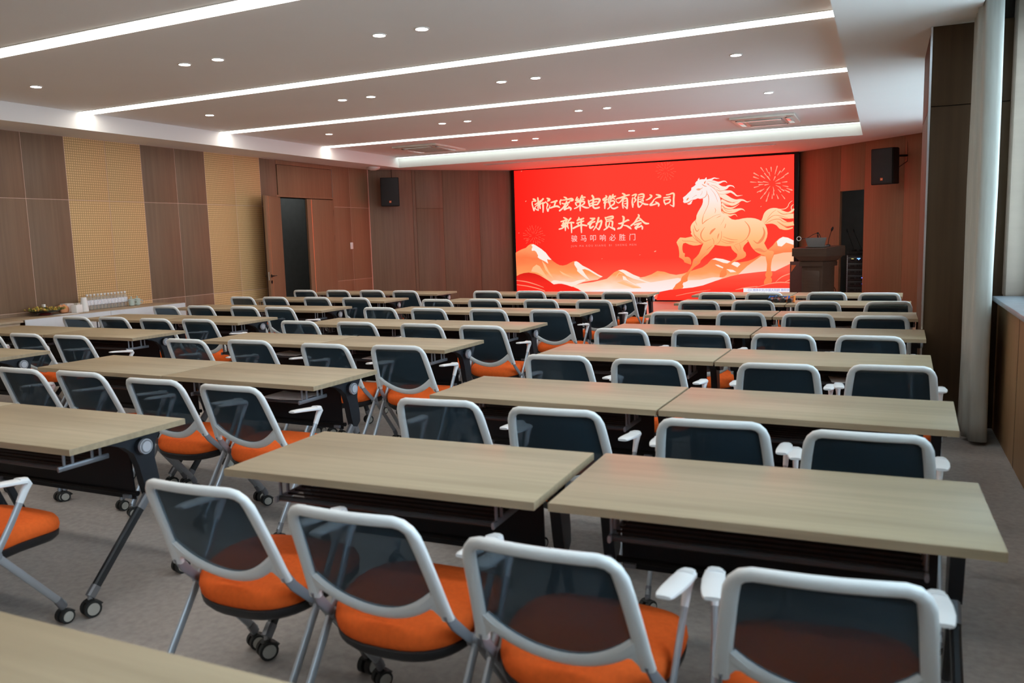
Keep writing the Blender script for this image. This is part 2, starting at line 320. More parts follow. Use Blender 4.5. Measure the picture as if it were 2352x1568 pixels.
S_HORSE = [[(-2784,1256),(-2757,1184),(-2708,1128),(-2656,1089),(-2659,1040),(-2696,996),(-2772,948),(-2858,900),(-2907,878),(-2925,834),(-2928,790),(-2967,757),(-2991,713),(-2997,629),(-2944,626),(-2890,651),(-2855,684),(-2860,734),(-2874,789),(-2803,805),(-2793,866),(-2739,920),(-2653,963),(-2557,994),(-2504,1021),(-2483,1064),(-2492,1113),(-2531,1152),(-2545,1201),(-2521,1255),(-2442,1335),(-2506,1358),(-2623,1312)],[(-3531,1459),(-3602,1446),(-3683,1431),(-3789,1443),(-3835,1396),(-3864,1347),(-3846,1296),(-3826,1255),(-3814,1184),(-3808,1113),(-3813,1042),(-3755,1010),(-3719,979),(-3704,939),(-3633,912),(-3572,891),(-3563,937),(-3577,998),(-3602,1033),(-3643,1049),(-3693,1045),(-3698,1070),(-3691,1116),(-3729,1136),(-3744,1192),(-3744,1263),(-3729,1318),(-3683,1332),(-3602,1295),(-3521,1273),(-3440,1275),(-3340,1300),(-3400,1326),(-3471,1378)],[(-3330,2221),(-3330,2136),(-3347,2077),(-3380,2019),(-3426,1942),(-3456,1877),(-3466,1804),(-3473,1784),(-3513,1753),(-3553,1707),(-3574,1661),(-3578,1631),(-3576,1581),(-3561,1540),(-3573,1510),(-3541,1459),(-3481,1388),(-3410,1336),(-3330,1314),(-3181,1301),(-3082,1274),(-2984,1259),(-2886,1247),(-2788,1247),(-2691,1265),(-2595,1303),(-2519,1340),(-2452,1353),(-2453,1357),(-2421,1297),(-2388,1231),(-2356,1187),(-2303,1131),(-2250,1098),(-2197,1075),(-2145,1058),(-2108,1025),(-2091,955),(-2085,879),(-2088,803),(-2094,749),(-2105,717),(-2118,684),(-2109,641),(-2096,619),(-2119,586),(-2139,543),(-2139,488),(-2076,499),(-2008,510),(-1988,553),(-1993,597),(-2015,629),(-1986,661),(-1982,716),(-2008,748),(-2012,824),(-2005,900),(-1988,996),(-1963,1082),(-1956,1114),(-1989,1139),(-2041,1143),(-2073,1160),(-2104,1214),(-2142,1290),(-2116,1343),(-2091,1407),(-2081,1482),(-2093,1568),(-2119,1633),(-2151,1677),(-2193,1716),(-2256,1750),(-2319,1774),(-2393,1787),(-2467,1790),(-2552,1782),(-2626,1766),(-2701,1760),(-2765,1773),(-2819,1818),(-2863,1863),(-2881,1872),(-2927,1887),(-2959,1924),(-2969,2009),(-2970,2087),(-2986,2179),(-3026,2272),(-3078,2366),(-3143,2428),(-3209,2470),(-3248,2485),(-3275,2415),(-3255,2309),(-3274,2245)],[(-3320,1314),(-3350,1245),(-3380,1175),(-3410,1106),(-3460,1046),(-3516,997),(-3536,947),(-3551,876),(-3592,806),(-3648,735),(-3684,695),(-3745,655),(-3771,604),(-3781,563),(-3828,527),(-3879,492),(-3910,440),(-3952,389),(-3890,387),(-3807,399),(-3741,409),(-3723,450),(-3742,491),(-3725,527),(-3684,537),(-3638,560),(-3638,623),(-3612,694),(-3572,765),(-3501,840),(-3430,885),(-3385,924),(-3370,974),(-3300,1044),(-3220,1107),(-3161,1181),(-3102,1254),(-3097,1299),(-3122,1359),(-3161,1385),(-3241,1372)],[(-3473,2481),(-3513,2450),(-3560,2426),(-3565,2377),(-3620,2327),(-3674,2276),(-3707,2254),(-3731,2239),(-3720,2185),(-3729,2153),(-3707,2130),(-3660,2130),(-3620,2145),(-3573,2172),(-3540,2184),(-3486,2192),(-3433,2212),(-3393,2199),(-3347,2199),(-3301,2213),(-3255,2244),(-3222,2308),(-3209,2379),(-3229,2452),(-3255,2492),(-3327,2522),(-3400,2506)],[(-3650,2113),(-3607,2124),(-3566,2166),(-3526,2180),(-3550,2145),(-3560,2112),(-3580,2097),(-3617,2092)],[(-3405,2613),(-3430,2586),(-3438,2561),(-3430,2544),(-3397,2565)],[(-3480,2487),(-3483,2514),(-3460,2545),(-3420,2566),(-3374,2580),(-3327,2582),(-3298,2576),(-3321,2548),(-3337,2510),(-3374,2498),(-3420,2488),(-3460,2478)],[(-3262,2618),(-3295,2586),(-3324,2548),(-3335,2509),(-3314,2472),(-3275,2467),(-3252,2499),(-3248,2551)]]
S_MANE = [[(-3255,2557,26),(-3209,2562,33),(-3163,2569,36),(-3111,2592,23),(-3066,2583,16),(-3007,2578,3)],[(-3248,2518,59),(-3144,2513,72),(-3046,2494,52),(-2994,2501,39),(-2942,2518,26),(-2890,2515,18),(-2858,2481,3)],[(-3209,2477,46),(-3091,2445,98),(-2980,2387,91),(-2883,2389,58),(-2838,2419,39),(-2793,2428,23),(-2742,2414,17),(-2713,2379,3)],[(-3104,2380,59),(-3013,2317,91),(-2883,2305,71),(-2793,2313,42),(-2728,2275,32),(-2671,2227,22),(-2607,2227,11),(-2559,2231,3)],[(-3032,2273,59),(-2915,2222,97),(-2786,2151,77),(-2689,2127,58),(-2607,2140,42),(-2542,2134,28),(-2472,2099,16),(-2403,2118,3)],[(-2973,2153,52),(-2850,2082,65),(-2721,2067,49),(-2607,2117,19),(-2562,2141,4)],[(-2966,2087,45),(-2882,2012,45),(-2778,1992,31),(-2695,2018,17),(-2618,2069,3)],[(-2960,2035,65),(-2862,1953,104),(-2739,1932,77),(-2637,1957,45),(-2579,1964,28),(-2535,1947,14),(-2514,1917,3)],[(-2953,1930,39),(-2881,1882,39),(-2803,1850,39),(-2739,1864,22),(-2694,1865,13),(-2658,1818,3)],[(-2203,1705,15),(-2152,1763,63),(-2101,1846,104),(-2029,1902,103),(-1926,1919,78),(-1823,1889,45),(-1710,1858,31),(-1630,1892,41),(-1606,1933,30)],[(-2182,1699,25),(-2069,1770,83),(-1966,1831,113),(-1863,1837,113),(-1740,1796,92),(-1604,1796,91)],[(-2161,1683,25),(-2027,1737,72),(-1893,1732,103),(-1790,1676,92),(-1697,1641,71),(-1602,1659,81)],[(-2140,1666,21),(-1995,1683,41),(-1892,1647,62),(-1809,1581,68),(-1716,1552,37),(-1615,1575,24)],[(-1926,1946,21),(-1844,1932,14),(-1762,1939,13),(-1712,1979,11),(-1692,2031,10),(-1652,2072,7),(-1622,2083,4)],[(-1624,1871,12),(-1645,1924,14),(-1649,1966,14),(-1631,1997,12),(-1609,2012,8)],[(-1944,1670,10),(-1891,1605,10),(-1850,1561,8),(-1808,1554,4)]]
S_LINES = [[(-3258,2355,5),(-3256,2283,11),(-3294,2226,11),(-3373,2203,5)],[(-3466,2388,5),(-3420,2396,15),(-3373,2394,11),(-3331,2421,4)],[(-3456,2378,8),(-3413,2376,17),(-3380,2379,7)],[(-3657,2179,17),(-3637,2205,27),(-3613,2227,15)],[(-3647,2128,7),(-3593,2150,11),(-3553,2181,7)],[(-3248,2479,5),(-3156,2422,8),(-3078,2353,7),(-3019,2259,8),(-2983,2166,8),(-2970,2074,9),(-2971,1983,9),(-2953,1917,9),(-2907,1883,4)],[(-3241,2289,7),(-3222,2242,12),(-3214,2176,12),(-3228,2072,9),(-3274,1969,8),(-3320,1872,8),(-3340,1773,15),(-3340,1700,11)],[(-3340,1700,13),(-3274,1758,15),(-3208,1795,7),(-3089,1857,5),(-2972,1882,3)],[(-3294,2533,13),(-3301,2495,20),(-3275,2545,11)],[(-3486,1785,5),(-3466,1724,9),(-3446,1671,5)],[(-3347,2484,9),(-3301,2449,13),(-3255,2433,7)],[(-3380,2263,4),(-3347,2314,5),(-3347,2353,3)],[(-3546,2217,3),(-3500,2255,5),(-3453,2273,8)],[(-3183,2391,3),(-3104,2289,6),(-3058,2183,6),(-3038,2116,3)],[(-3096,2008,4),(-3077,1961,10),(-3096,1903,4)],[(-2907,1817,3),(-2932,1746,5),(-2984,1663,3)],[(-3063,1810,4),(-3011,1834,9),(-2965,1852,3)],[(-3229,2537,4),(-3144,2519,7),(-3059,2489,3)],[(-3176,2462,4),(-3085,2431,8),(-2993,2362,4)],[(-3071,2372,4),(-3000,2336,9),(-2896,2344,4)],[(-3019,2279,5),(-2922,2268,6),(-2831,2299,4)],[(-2986,2218,5),(-2882,2136,8),(-2779,2099,6),(-2651,2119,3)],[(-2960,2120,5),(-2869,2070,12),(-2740,2032,9),(-2612,2092,3)],[(-2953,2054,5),(-2882,1986,14),(-2791,1970,9),(-2688,1991,3)],[(-2953,2002,6),(-2927,1929,22),(-2849,1894,13),(-2752,1877,4)],[(-2947,2041,5),(-2868,1940,8),(-2752,1929,3)],[(-3291,1637,6),(-3350,1554,18),(-3372,1485,22),(-3350,1405,20),(-3290,1353,14),(-3221,1372,10),(-3161,1385,6)],[(-2965,1548,6),(-2963,1454,10),(-2984,1366,10),(-3033,1303,9),(-3082,1274,5)],[(-3506,1678,8),(-3481,1598,16),(-3445,1557,18),(-3405,1600,8)],[(-3521,1614,8),(-3506,1499,14),(-3450,1397,14),(-3380,1345,10),(-3315,1324,6)],[(-3561,1500,8),(-3501,1418,10),(-3410,1346,14),(-3330,1309,8)],[(-3191,1490,20),(-3152,1548,43),(-3083,1606,18)],[(-3142,1419,6),(-3112,1349,12),(-3117,1290,6)],[(-3501,1498,5),(-3420,1406,16),(-3340,1334,5)],[(-3744,1394,6),(-3723,1369,10),(-3581,1360,12),(-3420,1326,6)],[(-3260,1173,8),(-3201,1222,16),(-3141,1270,5)],[(-3511,926,20),(-3476,936,61),(-3440,925,20)],[(-2955,1385,6),(-2837,1343,10),(-2721,1335,5)],[(-2974,1356,6),(-2857,1304,10),(-2721,1310,5)],[(-2878,1688,8),(-2902,1605,14)],[(-3043,1397,8),(-3024,1466,22),(-3009,1505,5)],[(-3390,995,6),(-3340,1064,10),(-3260,1133,4)],[(-2514,1727,8),(-2445,1643,17),(-2417,1556,25),(-2433,1470,21),(-2474,1395,15),(-2527,1348,9),(-2602,1306,6),(-2698,1270,6)],[(-2171,1603,8),(-2139,1505,31),(-2159,1409,46),(-2210,1335,52),(-2273,1293,27),(-2347,1349,8)],[(-2335,1175,11),(-2230,1163,63),(-2145,1129,31),(-2083,1149,6)],[(-2719,1260,5),(-2665,1182,11),(-2633,1127,4)],[(-2612,1290,5),(-2590,1213,9),(-2601,1159,4)],[(-2937,1440,5),(-2785,1381,13),(-2645,1367,5)],[(-2958,1386,5),(-2795,1327,11),(-2655,1329,5)],[(-2130,1687,6),(-2048,1770,12),(-1956,1820,8),(-1842,1805,10),(-1709,1758,6)],[(-2109,1670,6),(-1986,1736,10),(-1862,1742,12),(-1779,1686,10),(-1602,1686,6)],[(-1903,1701,6),(-1809,1634,20),(-1737,1600,18),(-1601,1617,8)],[(-2089,1760,5),(-2008,1864,8),(-1926,1925,5)],[(-1905,1903,6),(-1792,1835,14),(-1605,1859,6)]]
S_HILL = [[(-4689,627),(-4532,652),(-4385,701),(-4264,768),(-4119,750),(-4001,707),(-3875,685),(-3749,705),(-3666,729),(-3704,720),(-3582,760),(-3481,789),(-3340,833),(-3240,902),(-3161,991),(-3081,1020),(-2934,998),(-2787,946),(-2593,922),(-2449,947),(-2353,980),(-2266,1027),(-2333,991),(-2197,1070),(-2073,1160),(-1980,1244),(-1929,1312),(-1868,1369),(-1796,1405),(-1704,1387),(-1597,1331),(-1591,894),(-1933,737),(-2352,697),(-2673,622),(-3109,502),(-3960,372),(-4258,321),(-4603,474)],[(-7455,1200),(-7385,1239),(-7305,1273),(-7206,1302),(-7146,1355),(-7106,1376),(-7058,1386),(-7009,1377),(-6952,1342),(-6895,1301),(-6829,1264),(-6773,1218),(-6726,1178),(-6670,1106),(-6614,1043),(-6558,994),(-6484,944),(-6418,913),(-6343,903),(-6258,920),(-6173,962),(-6116,988),(-6060,998),(-5995,978),(-5941,933),(-5895,898),(-5813,862),(-5740,822),(-5650,756),(-5541,703),(-5442,660),(-5497,634),(-5561,595),(-5708,574),(-5893,540),(-6023,492),(-6146,448),(-6362,466),(-6570,489),(-6835,655),(-7075,737),(-7446,685)],[(-6145,456),(-5933,512),(-5666,544),(-5355,612),(-5190,749),(-5094,792),(-4999,804),(-4933,784),(-4774,696),(-4634,645),(-4431,562),(-4175,490),(-3957,426),(-4240,327),(-4406,164),(-5959,155),(-5985,390)]]
S_SNOW = [[(-7073,1362),(-7029,1381),(-6952,1342),(-6829,1264),(-6735,1187),(-6670,1102),(-6605,1034),(-6662,1035),(-6710,1045),(-6683,947),(-6749,992),(-6825,1029),(-6882,1056),(-6930,1093),(-6919,1128),(-6961,1209),(-7003,1241),(-7062,1233),(-7070,1273),(-7045,1317)],[(-6079,983),(-6032,993),(-5986,969),(-5895,898),(-5740,822),(-5541,703),(-5447,660),(-5488,642),(-5614,708),(-5750,788),(-5841,823),(-5906,815),(-5834,710),(-5735,587),(-5817,623),(-5936,711),(-6018,781),(-6017,825),(-6053,878),(-6080,922)],[(-5101,791),(-5003,802),(-4933,780),(-4775,696),(-4636,640),(-4654,623),(-4532,567),(-4257,494),(-4386,499),(-4645,576),(-4776,611),(-4916,671),(-4987,731)],[(-5009,672),(-4952,654),(-4908,594),(-4821,534),(-4690,483),(-4560,431),(-4734,474),(-4909,569),(-4997,590)],[(-1908,1317),(-1858,1369),(-1796,1403),(-1704,1385),(-1597,1329),(-1596,1246),(-1733,1292),(-1815,1219),(-1887,1231)],[(-3151,991),(-3081,1015),(-2934,993),(-2787,944),(-2641,925),(-2592,884),(-2650,826),(-2786,897),(-2923,918),(-3081,980)],[(-3091,886),(-3022,880),(-2923,829),(-2933,809),(-3031,845)],[(-2864,793),(-2737,777),(-2669,732),(-2786,728)]]
S_LIGHT = [[(-6963,933),(-6887,896),(-6738,681),(-6645,556),(-6834,699),(-6948,754),(-7094,782),(-7052,871)],[(-6835,1020),(-6751,930),(-6678,787),(-6548,609),(-6642,680),(-6754,815)],[(-6430,794),(-6262,713),(-6021,615),(-5938,579),(-6123,624),(-6356,714)],[(-5131,531),(-5006,565),(-4865,500),(-4647,431),(-4516,406),(-4778,414),(-4954,475)],[(-5175,613),(-5129,698),(-5075,749),(-4987,706),(-5084,724),(-5139,647)]]
S_HAZE = [[(-3993,553),(-3786,583),(-3633,572),(-3380,581),(-3130,631),(-2932,629),(-3030,565),(-3329,465),(-3582,409),(-3787,389),(-3994,368)],[(-4725,508),(-4343,541),(-3833,622),(-3758,605),(-3791,539),(-3960,385),(-4241,330),(-4448,317),(-5495,315),(-5769,336),(-5493,389),(-5044,397),(-4603,414)],[(-2460,851),(-2197,1043),(-2113,1031),(-2085,879),(-2008,932),(-1957,1061),(-1782,1100),(-1594,1108),(-1591,905),(-1933,742),(-2352,719),(-2673,644)]]
S_HAZER = [[(-6607,547,38),(-6550,538,95),(-6361,510,104),(-6154,492,103),(-5985,553,65),(-5845,588,28)]]
S_REDR = [[(-4286,164),(-4241,332),(-3993,382),(-3931,387),(-3735,407),(-3531,428),(-3329,470),(-3080,558),(-2785,650),(-2591,692),(-2263,729),(-2100,744),(-1933,745),(-1779,822),(-1591,914),(-1584,163)]]
S_REDL = [[(-7451,681),(-7370,721),(-7271,749),(-7153,760),(-7007,736),(-6892,695),(-6787,637),(-6673,569),(-6565,496),(-6455,511),(-6380,510),(-6267,484),(-6127,439),(-6025,400),(-5933,356),(-5841,299),(-5779,167),(-7451,159)]]
S_STREAK = [[(-7452,586,14),(-7227,558,22),(-7013,503,19),(-6802,431,8)],[(-7448,491,14),(-7181,458,20),(-6938,404,21),(-6775,350,14)],[(-1920,531,6),(-1828,617,17),(-1725,670,19),(-1593,712,16)],[(-1744,531,8),(-1683,563,16),(-1591,605,16)],[(-2297,425,6),(-2034,499,17),(-1826,525,23),(-1590,509,12)],[(-3880,255,7),(-3582,318,12),(-3179,379,5)],[(-2686,379,6),(-2493,419,19),(-2261,448,10)]]
S_FIRE = [[(-1744,2327,6),(-1679,2301,19),(-1644,2287,25),(-1633,2283,13)],[(-1779,2299,6),(-1722,2266,19),(-1692,2249,25),(-1683,2243,13)],[(-1836,2216,4),(-1794,2162,13),(-1772,2132,18),(-1765,2123,9)],[(-1922,2220,5),(-1902,2167,16),(-1891,2138,22),(-1887,2130,11)],[(-2004,2225,5),(-2004,2173,14),(-2004,2145,19),(-2004,2137,9)],[(-2081,2191,6),(-2101,2130,18),(-2111,2098,24),(-2115,2087,12)],[(-2156,2231,5),(-2195,2180,14),(-2216,2153,18),(-2222,2144,9)],[(-2202,2320,4),(-2253,2291,13),(-2281,2276,17),(-2289,2271,9)],[(-2244,2389,5),(-2306,2378,14),(-2339,2372,19),(-2349,2370,10)],[(-2293,2465,5),(-2367,2474,15),(-2407,2479,20),(-2419,2480,10)],[(-2254,2532,6),(-2318,2558,18),(-2352,2572,24),(-2363,2576,12)],[(-2250,2584,6),(-2313,2623,18),(-2347,2644,24),(-2357,2650,12)],[(-2158,2653,5),(-2198,2710,15),(-2219,2740,20),(-2226,2749,10)],[(-2086,2637,5),(-2107,2689,14),(-2119,2717,18),(-2122,2725,9)],[(-2023,2652,6),(-2028,2707,17),(-2031,2737,22),(-2031,2746,11)],[(-1941,2660,5),(-1926,2718,15),(-1917,2749,20),(-1915,2759,10)],[(-1846,2626,5),(-1806,2675,16),(-1785,2701,21),(-1779,2709,11)],[(-1797,2560,6),(-1745,2592,17),(-1717,2609,23),(-1708,2615,12)],[(-1818,2381,4),(-1753,2364,13),(-1719,2355,17),(-1707,2351,8)],[(-1865,2334,6),(-1817,2300,17),(-1791,2282,22),(-1782,2276,11)],[(-1901,2319,5),(-1866,2280,14),(-1847,2259,18),(-1840,2252,9)],[(-1984,2287,6),(-1977,2237,18),(-1973,2210,24),(-1972,2201,12)],[(-2055,2271,5),(-2074,2214,15),(-2084,2183,20),(-2087,2173,10)],[(-2097,2304,6),(-2130,2260,18),(-2148,2235,24),(-2154,2227,12)],[(-2150,2338,6),(-2202,2305,18),(-2230,2287,25),(-2239,2281,12)],[(-2161,2422,6),(-2217,2419,19),(-2247,2417,26),(-2257,2416,13)],[(-2174,2457,6),(-2234,2466,17),(-2267,2471,23),(-2277,2473,11)],[(-2138,2530,6),(-2186,2566,19),(-2212,2585,26),(-2220,2591,13)],[(-2098,2559,5),(-2131,2605,15),(-2149,2629,20),(-2155,2637,10)],[(-2046,2568,5),(-2061,2616,14),(-2069,2642,18),(-2072,2650,9)],[(-1959,2595,5),(-1944,2652,14),(-1936,2683,18),(-1933,2693,9)],[(-1911,2576,5),(-1878,2626,16),(-1861,2653,22),(-1855,2662,11)],[(-1868,2506,6),(-1820,2533,17),(-1795,2547,22),(-1787,2551,11)],[(-1830,2442,5),(-1770,2446,15),(-1737,2448,20),(-1727,2449,10)],[(-1941,2395,4),(-1887,2364,13),(-1857,2348,17),(-1847,2342,8)],[(-1990,2369,4),(-1978,2316,13),(-1972,2287,18),(-1970,2276,9)],[(-2044,2381,6),(-2080,2337,17),(-2099,2313,23),(-2106,2305,11)],[(-2062,2421,5),(-2113,2412,16),(-2140,2408,21),(-2150,2406,11)],[(-2073,2449,5),(-2134,2464,15),(-2167,2472,20),(-2179,2475,10)],[(-2042,2488,6),(-2075,2538,19),(-2093,2564,25),(-2100,2574,12)],[(-1982,2484,5),(-1963,2529,16),(-1953,2554,21),(-1950,2562,11)],[(-1950,2461,5),(-1904,2488,15),(-1879,2502,19),(-1870,2507,10)],[(-1942,2430,5),(-1889,2428,15),(-1861,2428,20),(-1851,2428,10)],[(-7195,2308,7),(-7178,2315,17),(-7161,2322,7)],[(-4330,1162,9),(-4308,1172,22),(-4286,1182,9)],[(-7277,2960,5),(-7263,2966,13),(-7249,2971,5)],[(-4640,1102,4),(-4630,1106,9),(-4621,1110,4)],[(-5464,1033,4),(-5455,1037,10),(-5445,1042,4)],[(-2221,1995,5),(-2210,2000,11),(-2198,2005,5)],[(-7375,1626,4),(-7365,1631,10),(-7354,1635,4)]]
S_FIREDIM = [[(-3936,2770,3),(-3898,2764,8),(-3878,2762,11),(-3872,2761,5)],[(-3963,2740,2),(-3932,2727,6),(-3915,2720,8),(-3910,2718,4)],[(-3972,2698,3),(-3943,2674,9),(-3927,2662,12),(-3922,2658,6)],[(-4011,2666,3),(-3992,2634,8),(-3982,2617,11),(-3979,2612,6)],[(-4067,2653,3),(-4062,2618,8),(-4060,2599,11),(-4059,2594,6)],[(-4109,2654,2),(-4114,2620,7),(-4117,2601,9),(-4118,2595,5)],[(-4160,2672,3),(-4178,2642,8),(-4188,2626,11),(-4191,2621,5)],[(-4199,2699,3),(-4228,2676,8),(-4243,2663,11),(-4248,2659,5)],[(-4202,2759,3),(-4231,2750,8),(-4247,2746,10),(-4252,2745,5)],[(-4229,2793,2),(-4266,2794,7),(-4285,2794,10),(-4291,2794,5)],[(-4217,2853,3),(-4250,2868,9),(-4268,2877,11),(-4273,2880,6)],[(-4197,2883,3),(-4225,2906,8),(-4240,2919,11),(-4245,2923,6)],[(-4145,2909,3),(-4160,2939,9),(-4168,2955,12),(-4171,2960,6)],[(-4101,2930,3),(-4105,2965,9),(-4107,2984,12),(-4108,2989,6)],[(-4051,2918,3),(-4042,2950,8),(-4038,2967,10),(-4036,2973,5)],[(-4020,2915,3),(-4003,2946,9),(-3994,2963,12),(-3991,2968,6)],[(-3977,2874,3),(-3950,2895,8),(-3935,2906,11),(-3930,2910,5)],[(-3966,2821,3),(-3935,2829,8),(-3919,2833,11),(-3914,2834,6)],[(-3995,2764,2),(-3962,2754,7),(-3945,2749,10),(-3939,2747,5)],[(-4013,2726,3),(-3987,2703,8),(-3973,2691,11),(-3968,2687,5)],[(-4055,2716,2),(-4044,2690,6),(-4038,2676,9),(-4036,2671,4)],[(-4086,2699,2),(-4085,2667,7),(-4085,2649,9),(-4085,2643,4)],[(-4131,2713,2),(-4147,2685,6),(-4156,2670,8),(-4158,2665,4)],[(-4153,2742,2),(-4177,2725,6),(-4190,2716,8),(-4194,2713,4)],[(-4170,2770,2),(-4200,2763,7),(-4216,2759,9),(-4221,2757,4)],[(-4167,2808,2),(-4196,2814,7),(-4211,2817,10),(-4216,2818,5)],[(-4161,2850,3),(-4187,2871,8),(-4202,2882,11),(-4206,2886,5)],[(-4135,2878,2),(-4151,2909,6),(-4161,2926,8),(-4164,2931,4)],[(-4088,2875,2),(-4088,2905,7),(-4089,2921,10),(-4089,2926,5)],[(-4051,2878,2),(-4039,2909,7),(-4032,2925,9),(-4030,2930,5)],[(-4019,2851,2),(-3996,2872,6),(-3983,2883,8),(-3979,2887,4)],[(-4000,2804,3),(-3970,2809,8),(-3954,2811,10),(-3949,2812,5)],[(-4066,2760,2),(-4048,2734,7),(-4038,2720,10),(-4034,2715,5)],[(-4091,2757,2),(-4095,2728,7),(-4097,2712,9),(-4098,2706,5)],[(-4108,2765,3),(-4126,2742,8),(-4136,2730,10),(-4139,2726,5)],[(-4124,2800,3),(-4156,2807,8),(-4174,2811,11),(-4180,2813,5)],[(-4114,2817,2),(-4138,2839,6),(-4151,2851,8),(-4156,2855,4)],[(-4092,2825,3),(-4096,2854,8),(-4098,2870,11),(-4099,2875,5)],[(-4065,2817,3),(-4047,2840,9),(-4037,2852,12),(-4033,2856,6)],[(-4053,2791,2),(-4024,2790,7),(-4008,2790,9),(-4002,2790,4)],[(-6821,1564,2),(-6773,1564,7),(-6747,1564,10),(-6740,1564,5)],[(-6837,1500,3),(-6792,1484,8),(-6769,1475,11),(-6761,1472,5)],[(-6850,1470,3),(-6809,1446,8),(-6787,1434,10),(-6781,1430,5)],[(-6905,1448,3),(-6878,1418,10),(-6864,1402,13),(-6859,1398,6)],[(-6947,1425,3),(-6931,1390,8),(-6922,1371,10),(-6919,1365,5)],[(-6982,1403,3),(-6974,1363,8),(-6970,1341,10),(-6969,1334,5)],[(-7038,1397,3),(-7044,1354,9),(-7048,1331,12),(-7049,1324,6)],[(-7078,1416,2),(-7094,1378,7),(-7103,1358,10),(-7106,1352,5)],[(-7145,1447,2),(-7179,1417,7),(-7197,1401,9),(-7203,1396,5)],[(-7146,1484,3),(-7180,1464,10),(-7199,1453,13),(-7204,1450,6)],[(-7183,1518,3),(-7227,1506,8),(-7250,1500,11),(-7257,1498,5)],[(-7190,1572,3),(-7235,1574,9),(-7260,1575,12),(-7267,1576,6)],[(-7191,1607,2),(-7236,1618,7),(-7260,1624,10),(-7268,1626,5)],[(-7150,1651,2),(-7185,1673,7),(-7204,1685,10),(-7210,1689,5)],[(-7121,1686,2),(-7149,1717,7),(-7164,1734,10),(-7168,1739,5)],[(-7076,1715,2),(-7092,1754,6),(-7101,1774,8),(-7104,1781,4)],[(-7039,1719,3),(-7045,1758,9),(-7049,1780,13),(-7050,1786,6)],[(-6974,1720,2),(-6964,1759,6),(-6959,1780,8),(-6957,1787,4)],[(-6932,1701,3),(-6912,1735,8),(-6901,1754,11),(-6897,1759,5)],[(-6889,1681,3),(-6858,1710,8),(-6841,1726,10),(-6836,1731,5)],[(-6864,1636,3),(-6826,1654,7),(-6806,1663,10),(-6800,1666,5)],[(-6855,1594,2),(-6816,1602,7),(-6794,1606,10),(-6788,1607,5)],[(-6912,1538,3),(-6877,1529,9),(-6858,1524,12),(-6852,1523,6)],[(-6920,1504,2),(-6887,1483,7),(-6869,1471,10),(-6864,1467,5)],[(-6944,1467,2),(-6920,1432,7),(-6907,1414,9),(-6903,1408,4)],[(-6983,1461,3),(-6972,1424,8),(-6967,1404,11),(-6965,1398,5)],[(-7021,1467,3),(-7025,1433,8),(-7026,1414,11),(-7027,1408,6)],[(-7066,1482,2),(-7085,1454,7),(-7096,1438,9),(-7099,1433,5)],[(-7110,1496,3),(-7145,1471,9),(-7163,1458,11),(-7170,1454,6)],[(-7123,1518,3),(-7162,1501,10),(-7183,1493,13),(-7190,1490,6)],[(-7133,1577,2),(-7175,1582,6),(-7198,1585,9),(-7206,1586,4)],[(-7110,1608,3),(-7144,1624,8),(-7162,1632,11),(-7168,1635,6)],[(-7093,1648,2),(-7121,1677,7),(-7136,1693,9),(-7141,1698,4)],[(-7070,1667,2),(-7091,1704,7),(-7102,1723,9),(-7105,1730,4)],[(-7018,1668,2),(-7020,1704,7),(-7021,1724,9),(-7021,1730,5)],[(-6979,1654,2),(-6968,1685,7),(-6962,1702,9),(-6959,1708,4)],[(-6949,1640,2),(-6927,1666,6),(-6915,1681,8),(-6911,1685,4)],[(-6907,1619,3),(-6870,1638,9),(-6850,1648,12),(-6843,1651,6)],[(-6902,1587,2),(-6863,1595,7),(-6842,1599,10),(-6835,1601,5)],[(-6981,1537,3),(-6954,1513,9),(-6939,1500,13),(-6934,1496,6)],[(-7005,1529,3),(-6998,1499,9),(-6995,1482,12),(-6994,1476,6)],[(-7031,1527,3),(-7047,1495,8),(-7055,1477,11),(-7059,1471,5)],[(-7056,1557,3),(-7093,1551,8),(-7113,1548,11),(-7120,1546,6)],[(-7054,1576,2),(-7091,1586,7),(-7110,1591,9),(-7118,1593,5)],[(-7030,1601,2),(-7045,1632,7),(-7053,1649,9),(-7056,1655,4)],[(-7008,1602,3),(-7004,1635,9),(-7002,1653,12),(-7001,1660,6)],[(-6980,1593,3),(-6952,1619,8),(-6938,1632,11),(-6932,1637,6)],[(-6968,1569,2),(-6929,1573,6),(-6908,1575,9),(-6901,1576,4)]]

# ------------------------------------------------------------------ the room
XL, XR, YB = -9.72, 0.78, -4.0
ZS, ZC = 3.0, 3.21                       # soffit and raised ceiling
FL0, FL1 = (-9.72, 14.43), (-7.50, 16.85)  # splayed wall beside the screen, door side
FR0, FR1 = (-1.52, 16.85), (0.78, 14.50)   # and window side
b = MB(); b.box((-13, YB-.3, -.2), (1.3, 18.5, 0), CARPET); struct(b.build('floor'))
b = MB()
b.prism([(-9.75, 13.1), (.78, 13.1), (.78, 14.52), (-1.5, 16.9), (-7.5, 16.9), (-9.75, 14.45)], 0, .14, STAGE, axis=2)
struct(b.build('floor_stage'))
b = MB(); b.box((-10.2, YB-.3, ZC), (.56, 17.2, 3.5), WHITE); struct(b.build('ceiling'))
for n, (lo, hi) in enumerate((((-10.2, YB-.3, ZS), (-9.0, 17.2, ZC)), ((-.36, YB-.3, ZS), (.56, 17.2, ZC)), ((-9.0, 14.53, ZS), (-.36, 17.2, ZC)), ((-9.0, YB-.3, ZS), (-.36, -2.2, ZC)), ((.56, 8.32, ZS), (1.3, 17.2, 3.34)))):
    b = MB(); b.box(lo, hi, WHITE); struct(b.build('trim_%d' % (n+3)))     # dropped margins of the ceiling
b = MB(); b.box((.56, YB-.3, 3.34), (1.3, 17.2, 3.5), WHITE); struct(b.build('trim_8'))   # head of the curtain pocket

